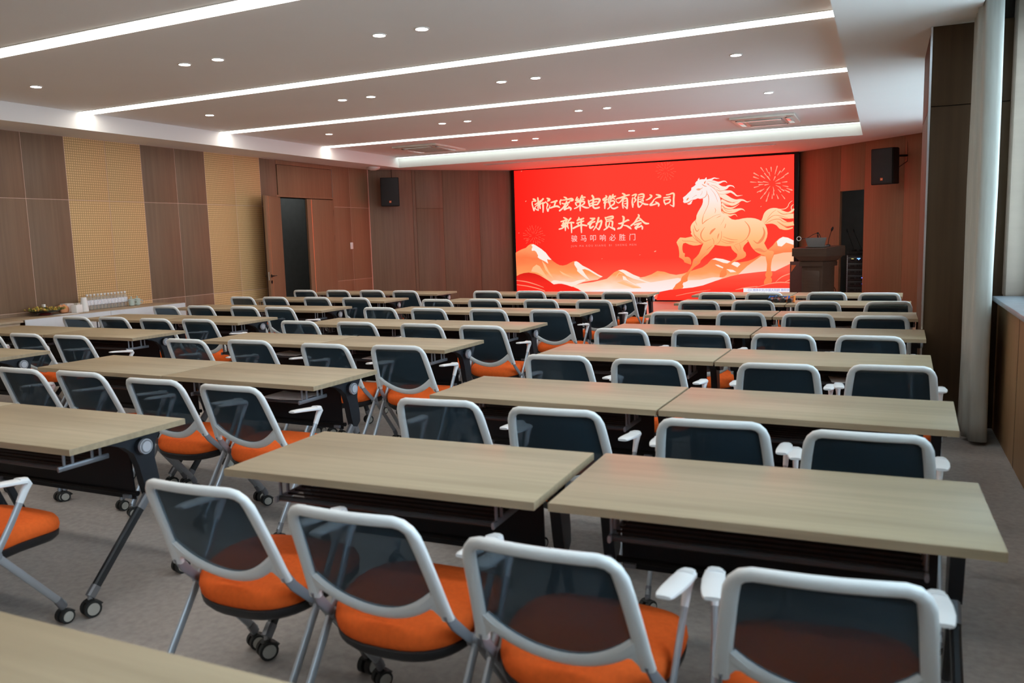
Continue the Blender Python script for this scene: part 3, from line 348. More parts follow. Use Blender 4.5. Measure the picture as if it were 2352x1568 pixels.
# door-side wall: backing plus hung boards
b = MB()
b.box((-9.95, YB, 0), (XL+.0185, 11.60, 3.05), SEAM); b.box((-9.95, 13.22, 0), (XL+.0185, 14.45, 3.05), SEAM); b.box((-9.95, 11.62, 2.36), (XL, 13.2, 3.05), DARKSEAM)
wl = struct(b.build('wall_left'))
def board(y0, y1, z0, z1, M, par=None, g=.0032):
    b = MB(); b.box((XL, y0+g, z0+g), (XL+.02, y1-g, z1-g), M, .0015); return b.build('wall_panel', par or wl)
ys = [(-4.0, -3.4, 1), (-3.4, -2.2, 0), (-2.2, -1.0, 1), (-1.0, .2, 0), (.2, 1.4, 1), (1.4, 2.6, 0), (2.6, 3.9, 1), (3.9, 5.1, 0), (5.1, 5.72, 1), (5.72, 6.33, 1), (6.33, 6.94, 0), (6.94, 7.53, 0), (7.53, 8.15, 1), (8.15, 8.74, 1),
      (8.74, 9.36, 0), (9.36, 9.95, 0), (9.95, 10.59, 1), (10.59, 11.2, 1), (11.2, 11.62, 0)]
for y0, y1, p in ys:
    for z0, z1 in ((.1, .79), (.79, 2.19), (2.19, 3.0)):
        board(y0, y1, z0, z1, PERF if p else WALNUT)
for y0, y1 in ((13.22, 13.78), (13.78, 14.42)):
    for z0, z1 in ((.1, .79), (.79, 2.22), (2.22, 3.0)): board(y0, y1, z0, z1, ROSE)
board(11.64, 13.2, 2.38, 2.92, ROSE); board(11.62, 13.22, 2.92, 3.0, ROSE)
b = MB(); b.box((XL, YB, 0), (XL+.025, 11.2, .1), BRACK); b.box((XL, 13.22, 0), (XL+.025, 14.42, .1), BRACK); struct(b.build('baseboard_left'))

# corridor behind the open door
b = MB()
b.box((-11.6, 10.2, 0), (-11.4, 14.6, 3), DARKROOM); b.box((-11.5, 10.0, 0), (-9.95, 10.2, 3), DARKROOM); b.box((-11.5, 14.5, 0), (-9.95, 14.7, 3), DARKROOM); b.box((-11.6, 10, 2.9), (-9.95, 14.7, 3.05), DARKROOM)
struct(b.build('wall_corridor'))
for nm, p, e_ in (('corridor_fill', (-10.6, 13.9, 2.8), 5.0), ('closet_fill', (.4, 16.9, 2.4), .8)):  # unseen fill lights added to lift the corridor and closet out of black
    ld = bpy.data.lights.new(nm, 'POINT'); ld.energy = e_; ld.shadow_soft_size = .1; lo = bpy.data.objects.new(nm, ld); COL.objects.link(lo); lo.location = p
# double door: one leaf swung into the room, the other shut
d1 = bpy.data.objects.new('door_1', None); COL.objects.link(d1); struct(d1)
b = MB()
for y in (11.585, 13.2): b.box((XL-.2, y, 0), (XL+.024, y+.035, 2.395), ROSE)
b.box((XL-.2, 11.62, 2.36), (XL+.024, 13.2, 2.395), ROSE)
b.build('door_frame', d1)
BRASS = mat('copper_inlay', (.75, .36, .18), .35, .5)
def leaf(flip):
    b = MB(); b.box((0, .0, 0), (.785, .045, 2.335), ROSE, .002); o = b.build('door_leaf', d1)
    c = MB(); c.box((.655, -.002, .0), (.668, .047, 2.335), BRASS); c.build('inlay_strip', o)
    return o
lf = leaf(0); lf.location = (-9.70, 11.62, .012); lf.rotation_euler = (0, 0, math.atan2(-.74, .30))
c = MB()
c.cyl((.735, .0, 1.0), (.735, -.012, 1.0), .026, BLKM); c.cyl((.735, -.01, 1.0), (.735, -.05, 1.0), .009, BLKM); c.sweep([(.735, -.05, 1.0), (.68, -.052, 1.0), (.61, -.05, 1.0)], .02, .012, BLKM)
c.cyl((.735, .045, 1.0), (.735, .057, 1.0), .026, BLKM); c.cyl((.735, .055, 1.0), (.735, .095, 1.0), .009, BLKM); c.sweep([(.735, .095, 1.0), (.68, .097, 1.0), (.61, .095, 1.0)], .02, .012, BLKM)
c.cyl((.735, .045, .9), (.735, .057, .9), .026, BLKM); c.box((.783, .012, .93), (.788, .033, 1.07), CHROME)
c.build('door_handle', lf)
rf = leaf(1); rf.location = (-9.735, 13.195, .012); rf.rotation_euler = (0, 0, -PI/2)
for z in (1.62, 2.1, .35):
    c = MB(); c.cyl((-9.705, 13.2, z-.06), (-9.705, 13.2, z+.06), .012, BLKM); c.build('hinge', d1)

# splayed walls and the screen wall
def facet(name, p0, p1, M, cuts, th=.05):
    """wall from p0 to p1 (room on the right hand of p0->p1 reversed when th<0); cuts: (s0,s1,z0,z1) boards"""
    p0 = Vector((*p0, 0)); p1 = Vector((*p1, 0)); d = (p1-p0).normalized(); n = Vector((-d.y, d.x, 0))
    X = Matrix((d, n, Vector((0, 0, 1)))).transposed().to_4x4(); X.translation = p0
    b = MB()
    for s0, s1, z0, z1 in cuts: b.box((s0+.002, 0, z0+.002), (s1-.002, th, z1-.002), M, .0015, X)
    return b, X, (p1-p0).length
b, XFL, LFL = facet('l', FL0, FL1, WALNUT, [(0, .95, 0, 3.0), (.95, 1.02, 0, 3.0), (1.02, 1.62, 0, 2.2), (1.02, 1.62, 2.2, 3.0), (1.62, 2.45, 0, 3.0), (2.45, 3.284, 0, 3.0)])
b.box((0, .045, 0), (3.28, .2, 3.05), DARKSEAM, 0, XFL)
struct(b.build('wall_front_left'))
LR = (Vector(FR1)-Vector(FR0)).length
sA, sB = 1.10, 1.68                       # equipment doorway in the window-side splay
b, XFR, LFR = facet('r', FR0, FR1, ROSE, [(0, sA, 0, 3.0), (sA, sB, 2.19, 3.0), (sB, 2.55, 0, 3.0), (2.55, LR, 0, 3.0)])
struct(b.build('wall_front_right'))
b = MB()
b.box((sA-.5, 1.6, 0), (sB+.5, 1.7, 2.6), DARKROOM, 0, XFR); b.box((sA-.6, .05, 0), (sA-.5, 1.7, 2.6), DARKROOM, 0, XFR); b.box((sB+.5, .05, 0), (sB+.6, 1.7, 2.6), DARKROOM, 0, XFR); b.box((sA-.6, .05, 2.5), (sB+.6, 1.7, 2.6), DARKROOM, 0, XFR)
struct(b.build('wall_closet'))
b = MB(); b.box((-7.7, 16.95, 0), (-1.3, 17.1, 3.05), BLKM); struct(b.build('wall_front'))
b = MB(); b.box((-10, YB-.2, 0), (1.3, YB, 3.5), WHITE); struct(b.build('wall_back'))  # unseen wall, made white to bounce fill light onto the chairs

# window wall: parapet, piers, pillar
b = MB()
b.box((XR, YB, 0), (1.06, 8.3, 1.0), LOWWOOD); b.box((XR, 8.3, 0), (1.06, 14.7, 1.0), LOWWOOD)
for y0, y1 in ((6.93, 8.65), (3.2, 3.7), (YB, 0), (13.0, 14.7)): b.box((XR+.025, y0, 1.0), (1.06, y1, 3.45), JAMBW, .03)
b.box((XR+.03, YB, 3.25), (1.06, 14.7, 3.5), JAMBW)
for y in (5.93, 4.6, 2.2, .9): b.box((XR-.0015, y, 0), (XR+.01, y+.004, .98), DARKSEAM)
struct(b.build('wall_right'))
b = MB(); b.box((.90, 6.925, 2.435), (1.05, 6.932, 2.44), DARKSEAM); struct(b.build('trim_1'))
b = MB()
for z0, z1 in ((0, 2.42), (2.426, 3.0)): b.box((.28, 7.06, z0), (1.02, 8.32, z1), PILLAR, .003)
b.box((.30, 7.08, 0), (1.0, 8.3, 3.3), DARKSEAM)
struct(b.build('wall_pillar'))
b = MB(); b.box((.272, 7.05, 0), (.286, 7.066, 3.0), CHROME); struct(b.build('trim_2'))
GLASS = see_through('window_glass', (.9, .95, .95), 1.0, .05, (.97, .99, .99), gloss=True)
for n, (y0, y1) in enumerate(((3.7, 6.93), (0, 3.2), (8.65, 13.0))):
    wn = bpy.data.objects.new('window_%d' % (n+1), None); COL.objects.link(wn); struct(wn)
    b = MB(); k = 3
    b.box((.95, y0, 1.02), (1.02, y0+.05, 3.25), BLKM); b.box((.95, y1-.05, 1.02), (1.02, y1, 3.25), BLKM); b.box((.95, y0, 1.02), (1.02, y1, 1.07), BLKM); b.box((.95, y0, 2.9), (1.02, y1, 3.25), BLKM)
    for i in range(1, k): y = y0+(y1-y0)*i/k; b.box((.955, y-.03, 1.07), (1.015, y+.03, 3.2), BLKM)
    b.build('window_frame', wn)
    b = MB(); b.box((.98, y0+.02, 1.04), (.986, y1-.02, 3.23), GLASS); b.build('pane', wn)
    b = MB(); b.box((.73, y0+.002, .985), (1.02, y1-.002, 1.02), STONE, .005); b.build('window_sill', wn)

# ------------------------------------------------------------------ ceiling lights and fittings
LED = emit('led_diffuser', (1.0, .945, .85), STRIP)
LEDC = emit('cove_diffuser', (.87, 1.0, .93), STRIP*.42)
names = {0: 'first linear ceiling light out from the screen wall', }
strips = [(4.86, 4.58, .19, 'linear ceiling light, fourth out from the bright cove before the screen'), (7.33, 7.13, .19, 'linear ceiling light, third out from the bright cove before the screen'), (9.69, 9.66, .20, 'linear ceiling light, second out from the bright cove before the screen'),
          (12.13, 12.20, .2, 'linear ceiling light nearest the bright cove, beside the ceiling cassettes'), (2.3, 2.25, .19, 'linear ceiling light, fifth out from the bright cove before the screen'), (-.2, -.2, .19, 'linear ceiling light, sixth out from the bright cove before the screen')]
for yl, yr, wd, lab in strips:
    b = MB(); h = wd/2
    b.prism([(-9.0, yl-h-.008), (-.36, yr-h-.008), (-.36, yr+h+.008), (-9.0, yl+h+.008)], ZC-.006, ZC+.002, WHITE, axis=2)
    o = b.build('linear_light'); tag(o, lab, 'ceiling light', 'linear ceiling lights')
    b = MB(); b.prism([(-8.995, yl-h), (-.365, yr-h), (-.365, yr+h), (-8.995, yl+h)], ZC-.012, ZC-.006, LED, axis=2); b.build('diffuser', o)
b = MB(); b.box((-8.99, 14.40, ZC-.02), (-.37, 14.52, ZC), WHITE)
o = b.build('cove_light'); tag(o, 'bright cove light washing the ceiling step before the screen', 'ceiling light')
b = MB(); b.box((-8.98, 14.41, ZC-.026), (-.38, 14.51, ZC-.02), LEDC); b.build('diffuser', o)
LEDD = emit('downlight_lens', (1.0, .93, .82), 45.0)
dl0 = None
ordn = ['first', 'second', 'third', 'fourth', 'fifth', 'sixth', 'seventh', 'eighth']
rows = [(13.30, (-5.88, -5.49, -3.80, -3.41)), (10.74, (-7.89, -5.89, -5.48, -3.80, -3.40, -1.34)), (8.30, (-7.94, -5.88, -5.48, -3.81, -3.41, -1.34)), (5.92, (-7.95, -5.92, -5.52, -3.80, -3.40))]
for ri, (y, xs) in enumerate(rows):
    for i, x in enumerate(xs):
        lab = 'round recessed downlight, %s from the door wall in the %s row from the screen' % (ordn[i], ordn[ri])
        if dl0 is None:
            b = MB(); b.lathe([(.062, 0), (.062, -.004), (.05, -.007), (.05, -.002)], WHITE, seg=24); dl0 = b.build('downlight')
            b = MB(); b.lathe([(.048, -.002), (.048, -.006), (.02, -.0085)], LEDD, seg=24); b.build('lens', dl0)
            tag(dl0, lab, 'downlight', 'recessed downlights'); learn(dl0); o = dl0
        else: o = dup(dl0, label=lab)
        o.location = (x, y, ZC)
ACP = mat('cassette_panel', (.74, .71, .64), .5)
ACF = mat('cassette_flap', (.78, .77, .74), .12, spec=.6)
ACG = mat('cassette_grille', (.40, .38, .33), .5, noise=.1)
def cassette(x, y, sx, sy, lab, open_flap):
    t = thing('air_conditioner', lab, 'air conditioner', (x, y, ZC), 0, 'ceiling cassette air conditioners')
    b = MB(); b.box((-sx/2, -sy/2, -.03), (sx/2, sy/2, 0), ACP, .006); b.build('panel', t)
    gx, gy = sx*.29, sy*.29
    b = MB(); b.box((-gx, -gy, -.042), (gx, gy, -.03), ACG, .004)
    for k in range(9): yy = -gy*.86+gy*1.72*k/8; b.box((-gx*.9, yy-.006, -.046), (gx*.9, yy+.006, -.042), ACP)
    b.build('grille', t)
    for k, (px, py, ln, r) in enumerate(((0, -sy*.39, sx*.6, 0), (0, sy*.39, sx*.6, 0), (-sx*.39, 0, sy*.6, 1), (sx*.39, 0, sy*.6, 1))):
        b = MB(); b.box((-ln/2-.01, .018, -.034), (ln/2+.01, .043, -.0295), BLKM); b.box((-ln/2, -.04, -.046), (ln/2, .035, -.038), ACF, .003)
        f = b.build('flap', t); f.location = (px, py, 0); f.rotation_euler = (0, 0, PI/2 if r else 0)
        if k == open_flap: f.location = (px, py+(-.05 if k == 0 else .03), -.03)
    for sx_ in (-1, 1):
        b = MB(); b.lathe([(.055, -.03), (.05, -.036), (.02, -.038)], ACG, (sx_*sx*.43, -sy*.43, 0)); b.build('corner_cap', t)
cassette(-7.63, 13.40, .90, 1.15, 'ceiling cassette air conditioner on the door side, by the cove', 1)
cassette(-1.70, 13.30, .92, 1.05, 'ceiling cassette air conditioner on the window side, in front of the lectern', 0)
b = MB(); b.box((-7.35, 14.98, ZS-.006), (-1.75, 15.12, ZS+.001), WHITE); b2 = MB(); b2.box((-7.32, 15.0, ZS-.009), (-1.78, 15.1, ZS-.004), ACP)
o = b.build('slot_diffuser'); tag(o, 'long slot air diffuser in the soffit above the screen', 'air vent')
for k in range(6): yy = 15.005+.018*k; b2.box((-7.32, yy-.003, ZS-.014), (-1.78, yy+.003, ZS-.009), ACF)
b2.build('slats', o)
b = MB(); b.lathe([(.13, 0), (.135, -.018), (.12, -.04), (.06, -.062), (.0, -.066)], WHITE, (-9.28, 14.02, ZS), seg=28)
o = b.build('access_point'); tag(o, 'round white dome under the soffit by the door corner', 'ceiling device')
b = MB(); b.lathe([(.012, -.064), (.006, -.068)], LEDD, (-9.28, 14.02, ZS)); 
b = MB(); b.box((XL+.02, 13.70, 1.40), (XL+.03, 13.79, 1.53), PAPER, .004); o = b.build('light_switch'); tag(o, 'white switch plate on the brown panel by the door', 'switch')
b = MB(); b.box((XL+.03, 13.72, 1.43), (XL+.034, 13.77, 1.50), WHITE, .002); b.build('rocker', o)
# ------------------------------------------------------------------ the led wall and its picture
YD = 16.75
def mm(pts): return [tuple(c/1000 for c in p) for p in pts]
scr = thing('led_screen', 'huge led screen showing a golden horse and chinese lettering on red', 'screen', (0, 0, 0))
b = MB()
b.box((-7.52, YD, .14), (-7.448, 16.92, 3.0), BLKM); b.box((-1.588, YD, .14), (-1.53, 16.92, 3.0), BLKM)
b.prism([(-7.448, 2.983), (-1.588, 2.955), (-1.588, 3.0), (-7.448, 3.0)], YD, 16.92, BLKM, axis=1)
b.box((-7.448, YD, .14), (-1.588, 16.92, .185), BLKM)
b.box((-7.45, 16.80, .15), (-1.58, 16.92, 2.99), BLKM)
b.build('frame', scr)
E_BG = emit_grad('picture_red', [(0, (255, 105, 78)), (.13, (255, 92, 68)), (.3, (255, 62, 48)), (1, (255, 64, 50))], .2, 2.97, SCREEN)
# darker red towards the door-side edge of the picture
nt = E_BG.node_tree; L = nt.links.new
e = [n for n in nt.nodes if n.type == 'EMISSION'][0]; src = e.inputs[0].links[0].from_socket
sp = [n for n in nt.nodes if n.type == 'SEPXYZ'][0]
mr = nt.nodes.new('ShaderNodeMapRange'); mr.inputs[1].default_value = -7.45; mr.inputs[2].default_value = -5.6; L(sp.outputs[0], mr.inputs[0])
mx = nt.nodes.new('ShaderNodeMix'); mx.data_type = 'RGBA'; mx.inputs[6].default_value = (*lin((236, 34, 26)), 1); L(mr.outputs[0], mx.inputs[0]); L(src, mx.inputs[7])
vm = nt.nodes.new('ShaderNodeVectorMath'); vm.operation = 'MULTIPLY'; vm.inputs[1].default_value = (2.6, 1, 1); L(mx.outputs[2], vm.inputs[0]); L(vm.outputs[0], e.inputs[0])
E_HORSE = emit_grad('picture_horse', [(0, (255, 128, 72)), (.28, (255, 140, 80)), (.48, (255, 190, 128)), (.68, (253, 216, 175)), (.85, (250, 234, 228)), (1, (250, 236, 232))], .35, 2.5, SCREEN)
E_MANE = emit_grad('picture_mane', [(0, (255, 190, 130)), (.4, (254, 214, 170)), (1, (250, 235, 225))], 1.5, 2.5, SCREEN, .12, 2, (2, 1, 14))
E_LINE = emit('picture_line', lin((246, 140, 92)), SCREEN)
E_HILL = emit_grad('picture_hill', [(0, (255, 235, 225)), (.16, (255, 214, 186)), (.42, (255, 160, 96)), (.75, (255, 122, 72)), (1, (255, 160, 105))], .3, 1.32, SCREEN, .3, 2, (1.6, 1, 5))
E_SNOW = emit_grad('picture_snow', [(0, (255, 225, 205)), (1, (250, 238, 230))], .3, 1.2, SCREEN, .4, 2, (4, 1, 9))
E_LIGHT = emit('picture_light', lin((255, 190, 138)), SCREEN)
E_HAZE = emit_grad('picture_haze', [(0, (250, 240, 242)), (.4, (252, 228, 220)), (1, (255, 190, 150))], .26, .95, SCREEN)
E_REDB = emit_grad('picture_ribbon', [(0, (252, 50, 38)), (.5, (255, 74, 56)), (1, (255, 104, 84))], .2, .9, SCREEN, .5, 2, (.7, 1, 6))
E_REDD = emit_grad('picture_ribbon_dark', [(0, (250, 46, 34)), (.6, (245, 44, 34)), (1, (218, 34, 26))], .2, .75, SCREEN)
E_STR = emit('picture_streak', lin((255, 150, 118)), SCREEN)
E_TXT = emit_grad('picture_text', [(0, (252, 212, 202)), (.25, (253, 222, 190)), (.45, (254, 214, 170)), (.5, (252, 212, 202)), (.75, (253, 222, 190)), (1, (254, 212, 165))], 1.5, 2.42, SCREEN)
E_SUB = emit('picture_subtitle', lin((255, 222, 214)), SCREEN*.9)
E_PIN = emit('picture_pinyin', lin((255, 150, 138)), SCREEN*.9)
E_FIRE = emit('picture_spark', lin((255, 168, 140)), SCREEN)
E_DIM = emit('picture_spark_dim', lin((255, 100, 78)), SCREEN)
E_IME = emit('picture_bar', lin((250, 250, 255)), SCREEN*.9)
E_IMT = emit('picture_bar_text', lin((120, 120, 205)), SCREEN*.9)
b = MB()
b.prism([(-7.448, .185), (-1.588, .185), (-1.616, 2.955), (-7.445, 2.983)], YD+.004, YD+.03, E_BG, axis=1)
lay = [0]
def plate(pts, M):
    lay[0] += 1; y = YD+.003-lay[0]*.00006
    tri = geometry.tessellate_polygon([[Vector((p[0], p[1], 0)) for p in pts]])
    b.add([(p[0], y, p[1]) for p in pts], [tuple(t) for t in tri], M)
def smooth(p, n=5):
    """catmull-rom through (x,z,w)"""
    if len(p) < 3: return p
    q = [p[0]]+p+[p[-1]]; o = []
    for i in range(1, len(q)-2):
        for k in range(n):
            t = k/n
            o.append(tuple(.5*((2*q[i][j])+(-q[i-1][j]+q[i+1][j])*t+(2*q[i-1][j]-5*q[i][j]+4*q[i+1][j]-q[i+2][j])*t*t+(-q[i-1][j]+3*q[i][j]-3*q[i+1][j]+q[i+2][j])*t**3) for j in range(3)))
    return o+[p[-1]]
def stroke(p, M, cap=True, n=5):
    lay[0] += 1; y = YD+.003-lay[0]*.00006
    p = smooth(p, n); vs = []; fs = []
    for i, (x, z, wd) in enumerate(p):
        a = p[max(i-1, 0)]; c = p[min(i+1, len(p)-1)]; d = Vector((c[0]-a[0], c[1]-a[1]))
        d = d.normalized() if d.length > 1e-6 else Vector((1, 0))
        h = max(wd, .001)/2; vs += [(x-d.y*h, y, z+d.x*h), (x+d.y*h, y, z-d.x*h)]
        if i: k = 2*i; fs.append((k-2, k-1, k+1, k))
    b.add(vs, fs, M)
    if cap:
        for (x, z, wd) in (p[0], p[-1]):
            if wd > .012:
                b.add([(x+wd/2*math.cos(2*PI*k/10), y, z+wd/2*math.sin(2*PI*k/10)) for k in range(10)], [tuple(range(10))], M)
for p in S_FIREDIM: stroke(mm(p), E_DIM, False, 1)
for p in S_FIRE: stroke(mm(p), E_FIRE, True, 1)
plate(mm(S_HILL[0]), E_HILL)
for p in S_SNOW[4:]: plate(mm(p), E_SNOW)
plate(mm(S_HAZE[2]), E_HAZE)
plate(mm(S_HILL[1]), E_HILL)
for p in S_SNOW[:2]: plate(mm(p), E_SNOW)
for p in S_LIGHT[:3]: plate(mm(p), E_LIGHT)
for p in S_HAZER: stroke(mm(p), E_SNOW)
plate(mm(S_HILL[2]), E_HILL)
for p in S_LIGHT[3:]: plate(mm(p), E_LIGHT)
for p in S_SNOW[2:4]: plate(mm(p), E_SNOW)
for p in S_HAZE[:2]: plate(mm(p), E_HAZE)
for p in S_REDR: plate(mm(p), E_REDB)
for p in S_REDL: plate(mm(p), E_REDD)
for p in S_STREAK: stroke(mm(p), E_STR, False)
for p in S_MANE[9:]: stroke(mm(p), E_MANE, False)
plate(mm(S_HORSE[0]), E_HORSE); plate(mm(S_HORSE[1]), E_HORSE)
for p in S_MANE[:9]: stroke(mm(p), E_MANE, False)
for p in S_HORSE[2:]: plate(mm(p), E_HORSE)
for p in S_LINES: stroke(mm(p), E_LINE, False)
for p in S_TEXT: stroke(mm(p), E_TXT)
def letters(txt, cx, cz, size, M, target, dx=None, squeeze=1.0):
    """type set flat on a vertical face; dx spaces single characters"""
    cu = bpy.data.curves.new('type', 'FONT'); cu.body = txt; cu.size = size; cu.align_x = 'CENTER'; cu.align_y = 'CENTER'
    o = bpy.data.objects.new('type', cu); COL.objects.link(o)
    dg = bpy.context.evaluated_depsgraph_get(); me = o.evaluated_get(dg).to_mesh()
    lay[0] += 1; y = YD+.003-lay[0]*.00006
    target.add([(cx+v.co.x*squeeze, y, cz+v.co.y) for v in me.vertices], [tuple(p.vertices) for p in me.polygons], M)
    o.evaluated_get(dg).to_mesh_clear()
    bpy.data.objects.remove(o); bpy.data.curves.remove(cu)
for ch, x in zip('骏马叩响必胜门', (-6.065, -5.854, -5.642, -5.428, -5.213, -5.001, -4.785)): letters(ch, x, 1.466, .15, E_SUB, b)
for wd, x in zip(('J U N', 'M A', 'K O U', 'X I A N G', 'B I', 'S H E N G', 'M E N'), (-6.075, -5.905, -5.727, -5.482, -5.262, -5.025, -4.775)): letters(wd, x, 1.316, .058, E_PIN, b)
plate([(-2.528, .335), (-1.592, .335), (-1.594, .412), (-2.528, .412)], E_IME)
letters('CH 简体中文(中国大陆)', -2.16, .372, .055, E_IMT, b); letters('拼 微软拼音', -1.745, .372, .055, E_IMT, b)
b.build('display', scr, smooth=False)
b = MB(); b.prism([(16.76, .2), (16.9, .2), (16.9, 2.95), (16.76, 2.95)], -1.529, -1.524, mat('glossy_black', (.01, .01, .012), .08, 0, 0), axis=0); b.build('side_panel', scr)
# ------------------------------------------------------------------ folding desks
def caster(b, x, y, r, ax=0.3):
    """twin-wheel caster standing on the floor below (x,y)"""
    d = Vector((math.cos(ax), math.sin(ax), 0)); c = Vector((x, y, r))
    for s in (-1, 1):
        b.cyl(c+d*(.007*s), c+d*(.025*s), r, RUBBER, seg=18)
        b.cyl(c+d*(.025*s), c+d*(.0275*s), r*.72, CAPG, seg=16)
    n = Vector((-d.y, d.x, 0))
    b.sweep([c+n*(r*1.02)+Vector((0, 0, -.002)), c+n*(r*.85)+Vector((0, 0, r*.62)), c+Vector((0, 0, r*1.08)), c-n*(r*.6)+Vector((0, 0, r*.85))], .04, .006, RUBBER, seg=8)
    b.cyl(c+Vector((0, 0, r*.9)), c+Vector((0, 0, r*1.55)), .010, STEEL, seg=10)
def make_desk():
    t = thing('folding_desk', '', 'desk')
    b = MB(); b.box((-.6, -.3, .7235), (.6, .3, .75), OAK, .002); top = b.build('desktop', t)
    b = MB()
    for lo, hi in (((-.6005, -.3005, .7234), (.6005, -.2995, .7485)), ((-.6005, .2995, .7234), (.6005, .3005, .7485)), ((-.6005, -.3, .7234), (-.5995, .3, .7485)), ((.5995, -.3, .7234), (.6005, .3, .7485))): b.box(lo, hi, OAK_EDGE)
    b.build('edge_band', top)
    cast = [(-.13, .727), (.20, .727), (.195, .708), (.165, .665), (.155, .60), (.172, .50), (.172, .45), (.14, .42), (.105, .43), (.090, .48), (.068, .58), (.045, .64), (.0, .678), (-.06, .702), (-.13, .714)]
    for s in (-1, 1):
        x = s*.53
        b = MB(); b.prism(cast, x-.02, x+.02, SLATE, axis=0); b.box((x-.045, -.1, .722), (x+.045, .2, .728), SLATE, .001)
        fr = b.build('end_frame', t)
        b = MB(); b.cyl((x+s*.02, .085, .668), (x+s*.042, .085, .668), .036, SLATE, seg=24); b.cyl((x+s*.042, .085, .668), (x+s*.056, .085, .668), .034, KNOBF, seg=24); b.cyl((x+s*.056, .085, .668), (x+s*.058, .085, .668), .03, ALU, seg=24); b.cyl((x+s*.058, .085, .668), (x+s*.0595, .085, .668), .024, KNOBF, seg=24)
        b.build('knob', fr)
        for y1 in (-.22, .27):
            d = Vector((0, y1-.13, .085-.445)); p0 = Vector((x, .13, .445))
            b = MB(); b.sweep([p0, p0+d*.18], .044, .036, ALU, nrm=(1, 0, 0)); b.sweep([p0+d*.16, p0+d*.93], .040, .032, CHARC, nrm=(1, 0, 0)); b.sweep([p0+d*.90, p0+d*1.0], .044, .036, ALU, nrm=(1, 0, 0))
            lg = b.build('leg', t)
            b = MB(); caster(b, x, y1, .036, -.4+.15*s); b.build('caster', lg)
    b = MB(); b.prism([(.075, .70), (.083, .70), (.098, .41), (.090, .41)], -.48, .48, PANELB, axis=0); b.tube([(-.5, .09, .44), (.5, .09, .44)], .012, BLKM)
    for s in (-1, 1): b.box((s*.45-.02, .065, .42), (s*.45+.02, .082, .435), ALU)
    b.build('modesty_panel', t)
    b = MB(); b.tube([(-.435, -.215, .633), (.435, -.215, .633)], .011, CHARC)
    for y in (-.17, -.13, -.09, -.05, -.015): b.tube([(-.43, y, .637), (.43, y, .637)], .0045, BLKM, 6)
    b.tube([(-.43, -.015, .66), (.43, -.015, .66)], .0045, BLKM, 6)
    b.box((-.5, .03, .70), (.5, .07, .727), BLKM)
    b.build('book_rack', t)
    for s in (-1, 1):
        x = s*.43; b = MB(); b.sweep([(x, -.235, .632), (x, .01, .632)], .024, .012, ALU, nrm=(1, 0, 0))
        for y in (-.205, -.165, -.07, -.03): b.sweep([(x, y, .635), (x, y, .727)], .014, .010, ALU, nrm=(1, 0, 0))
        b.build('rack_bracket', t)
    learn(t)
    return t
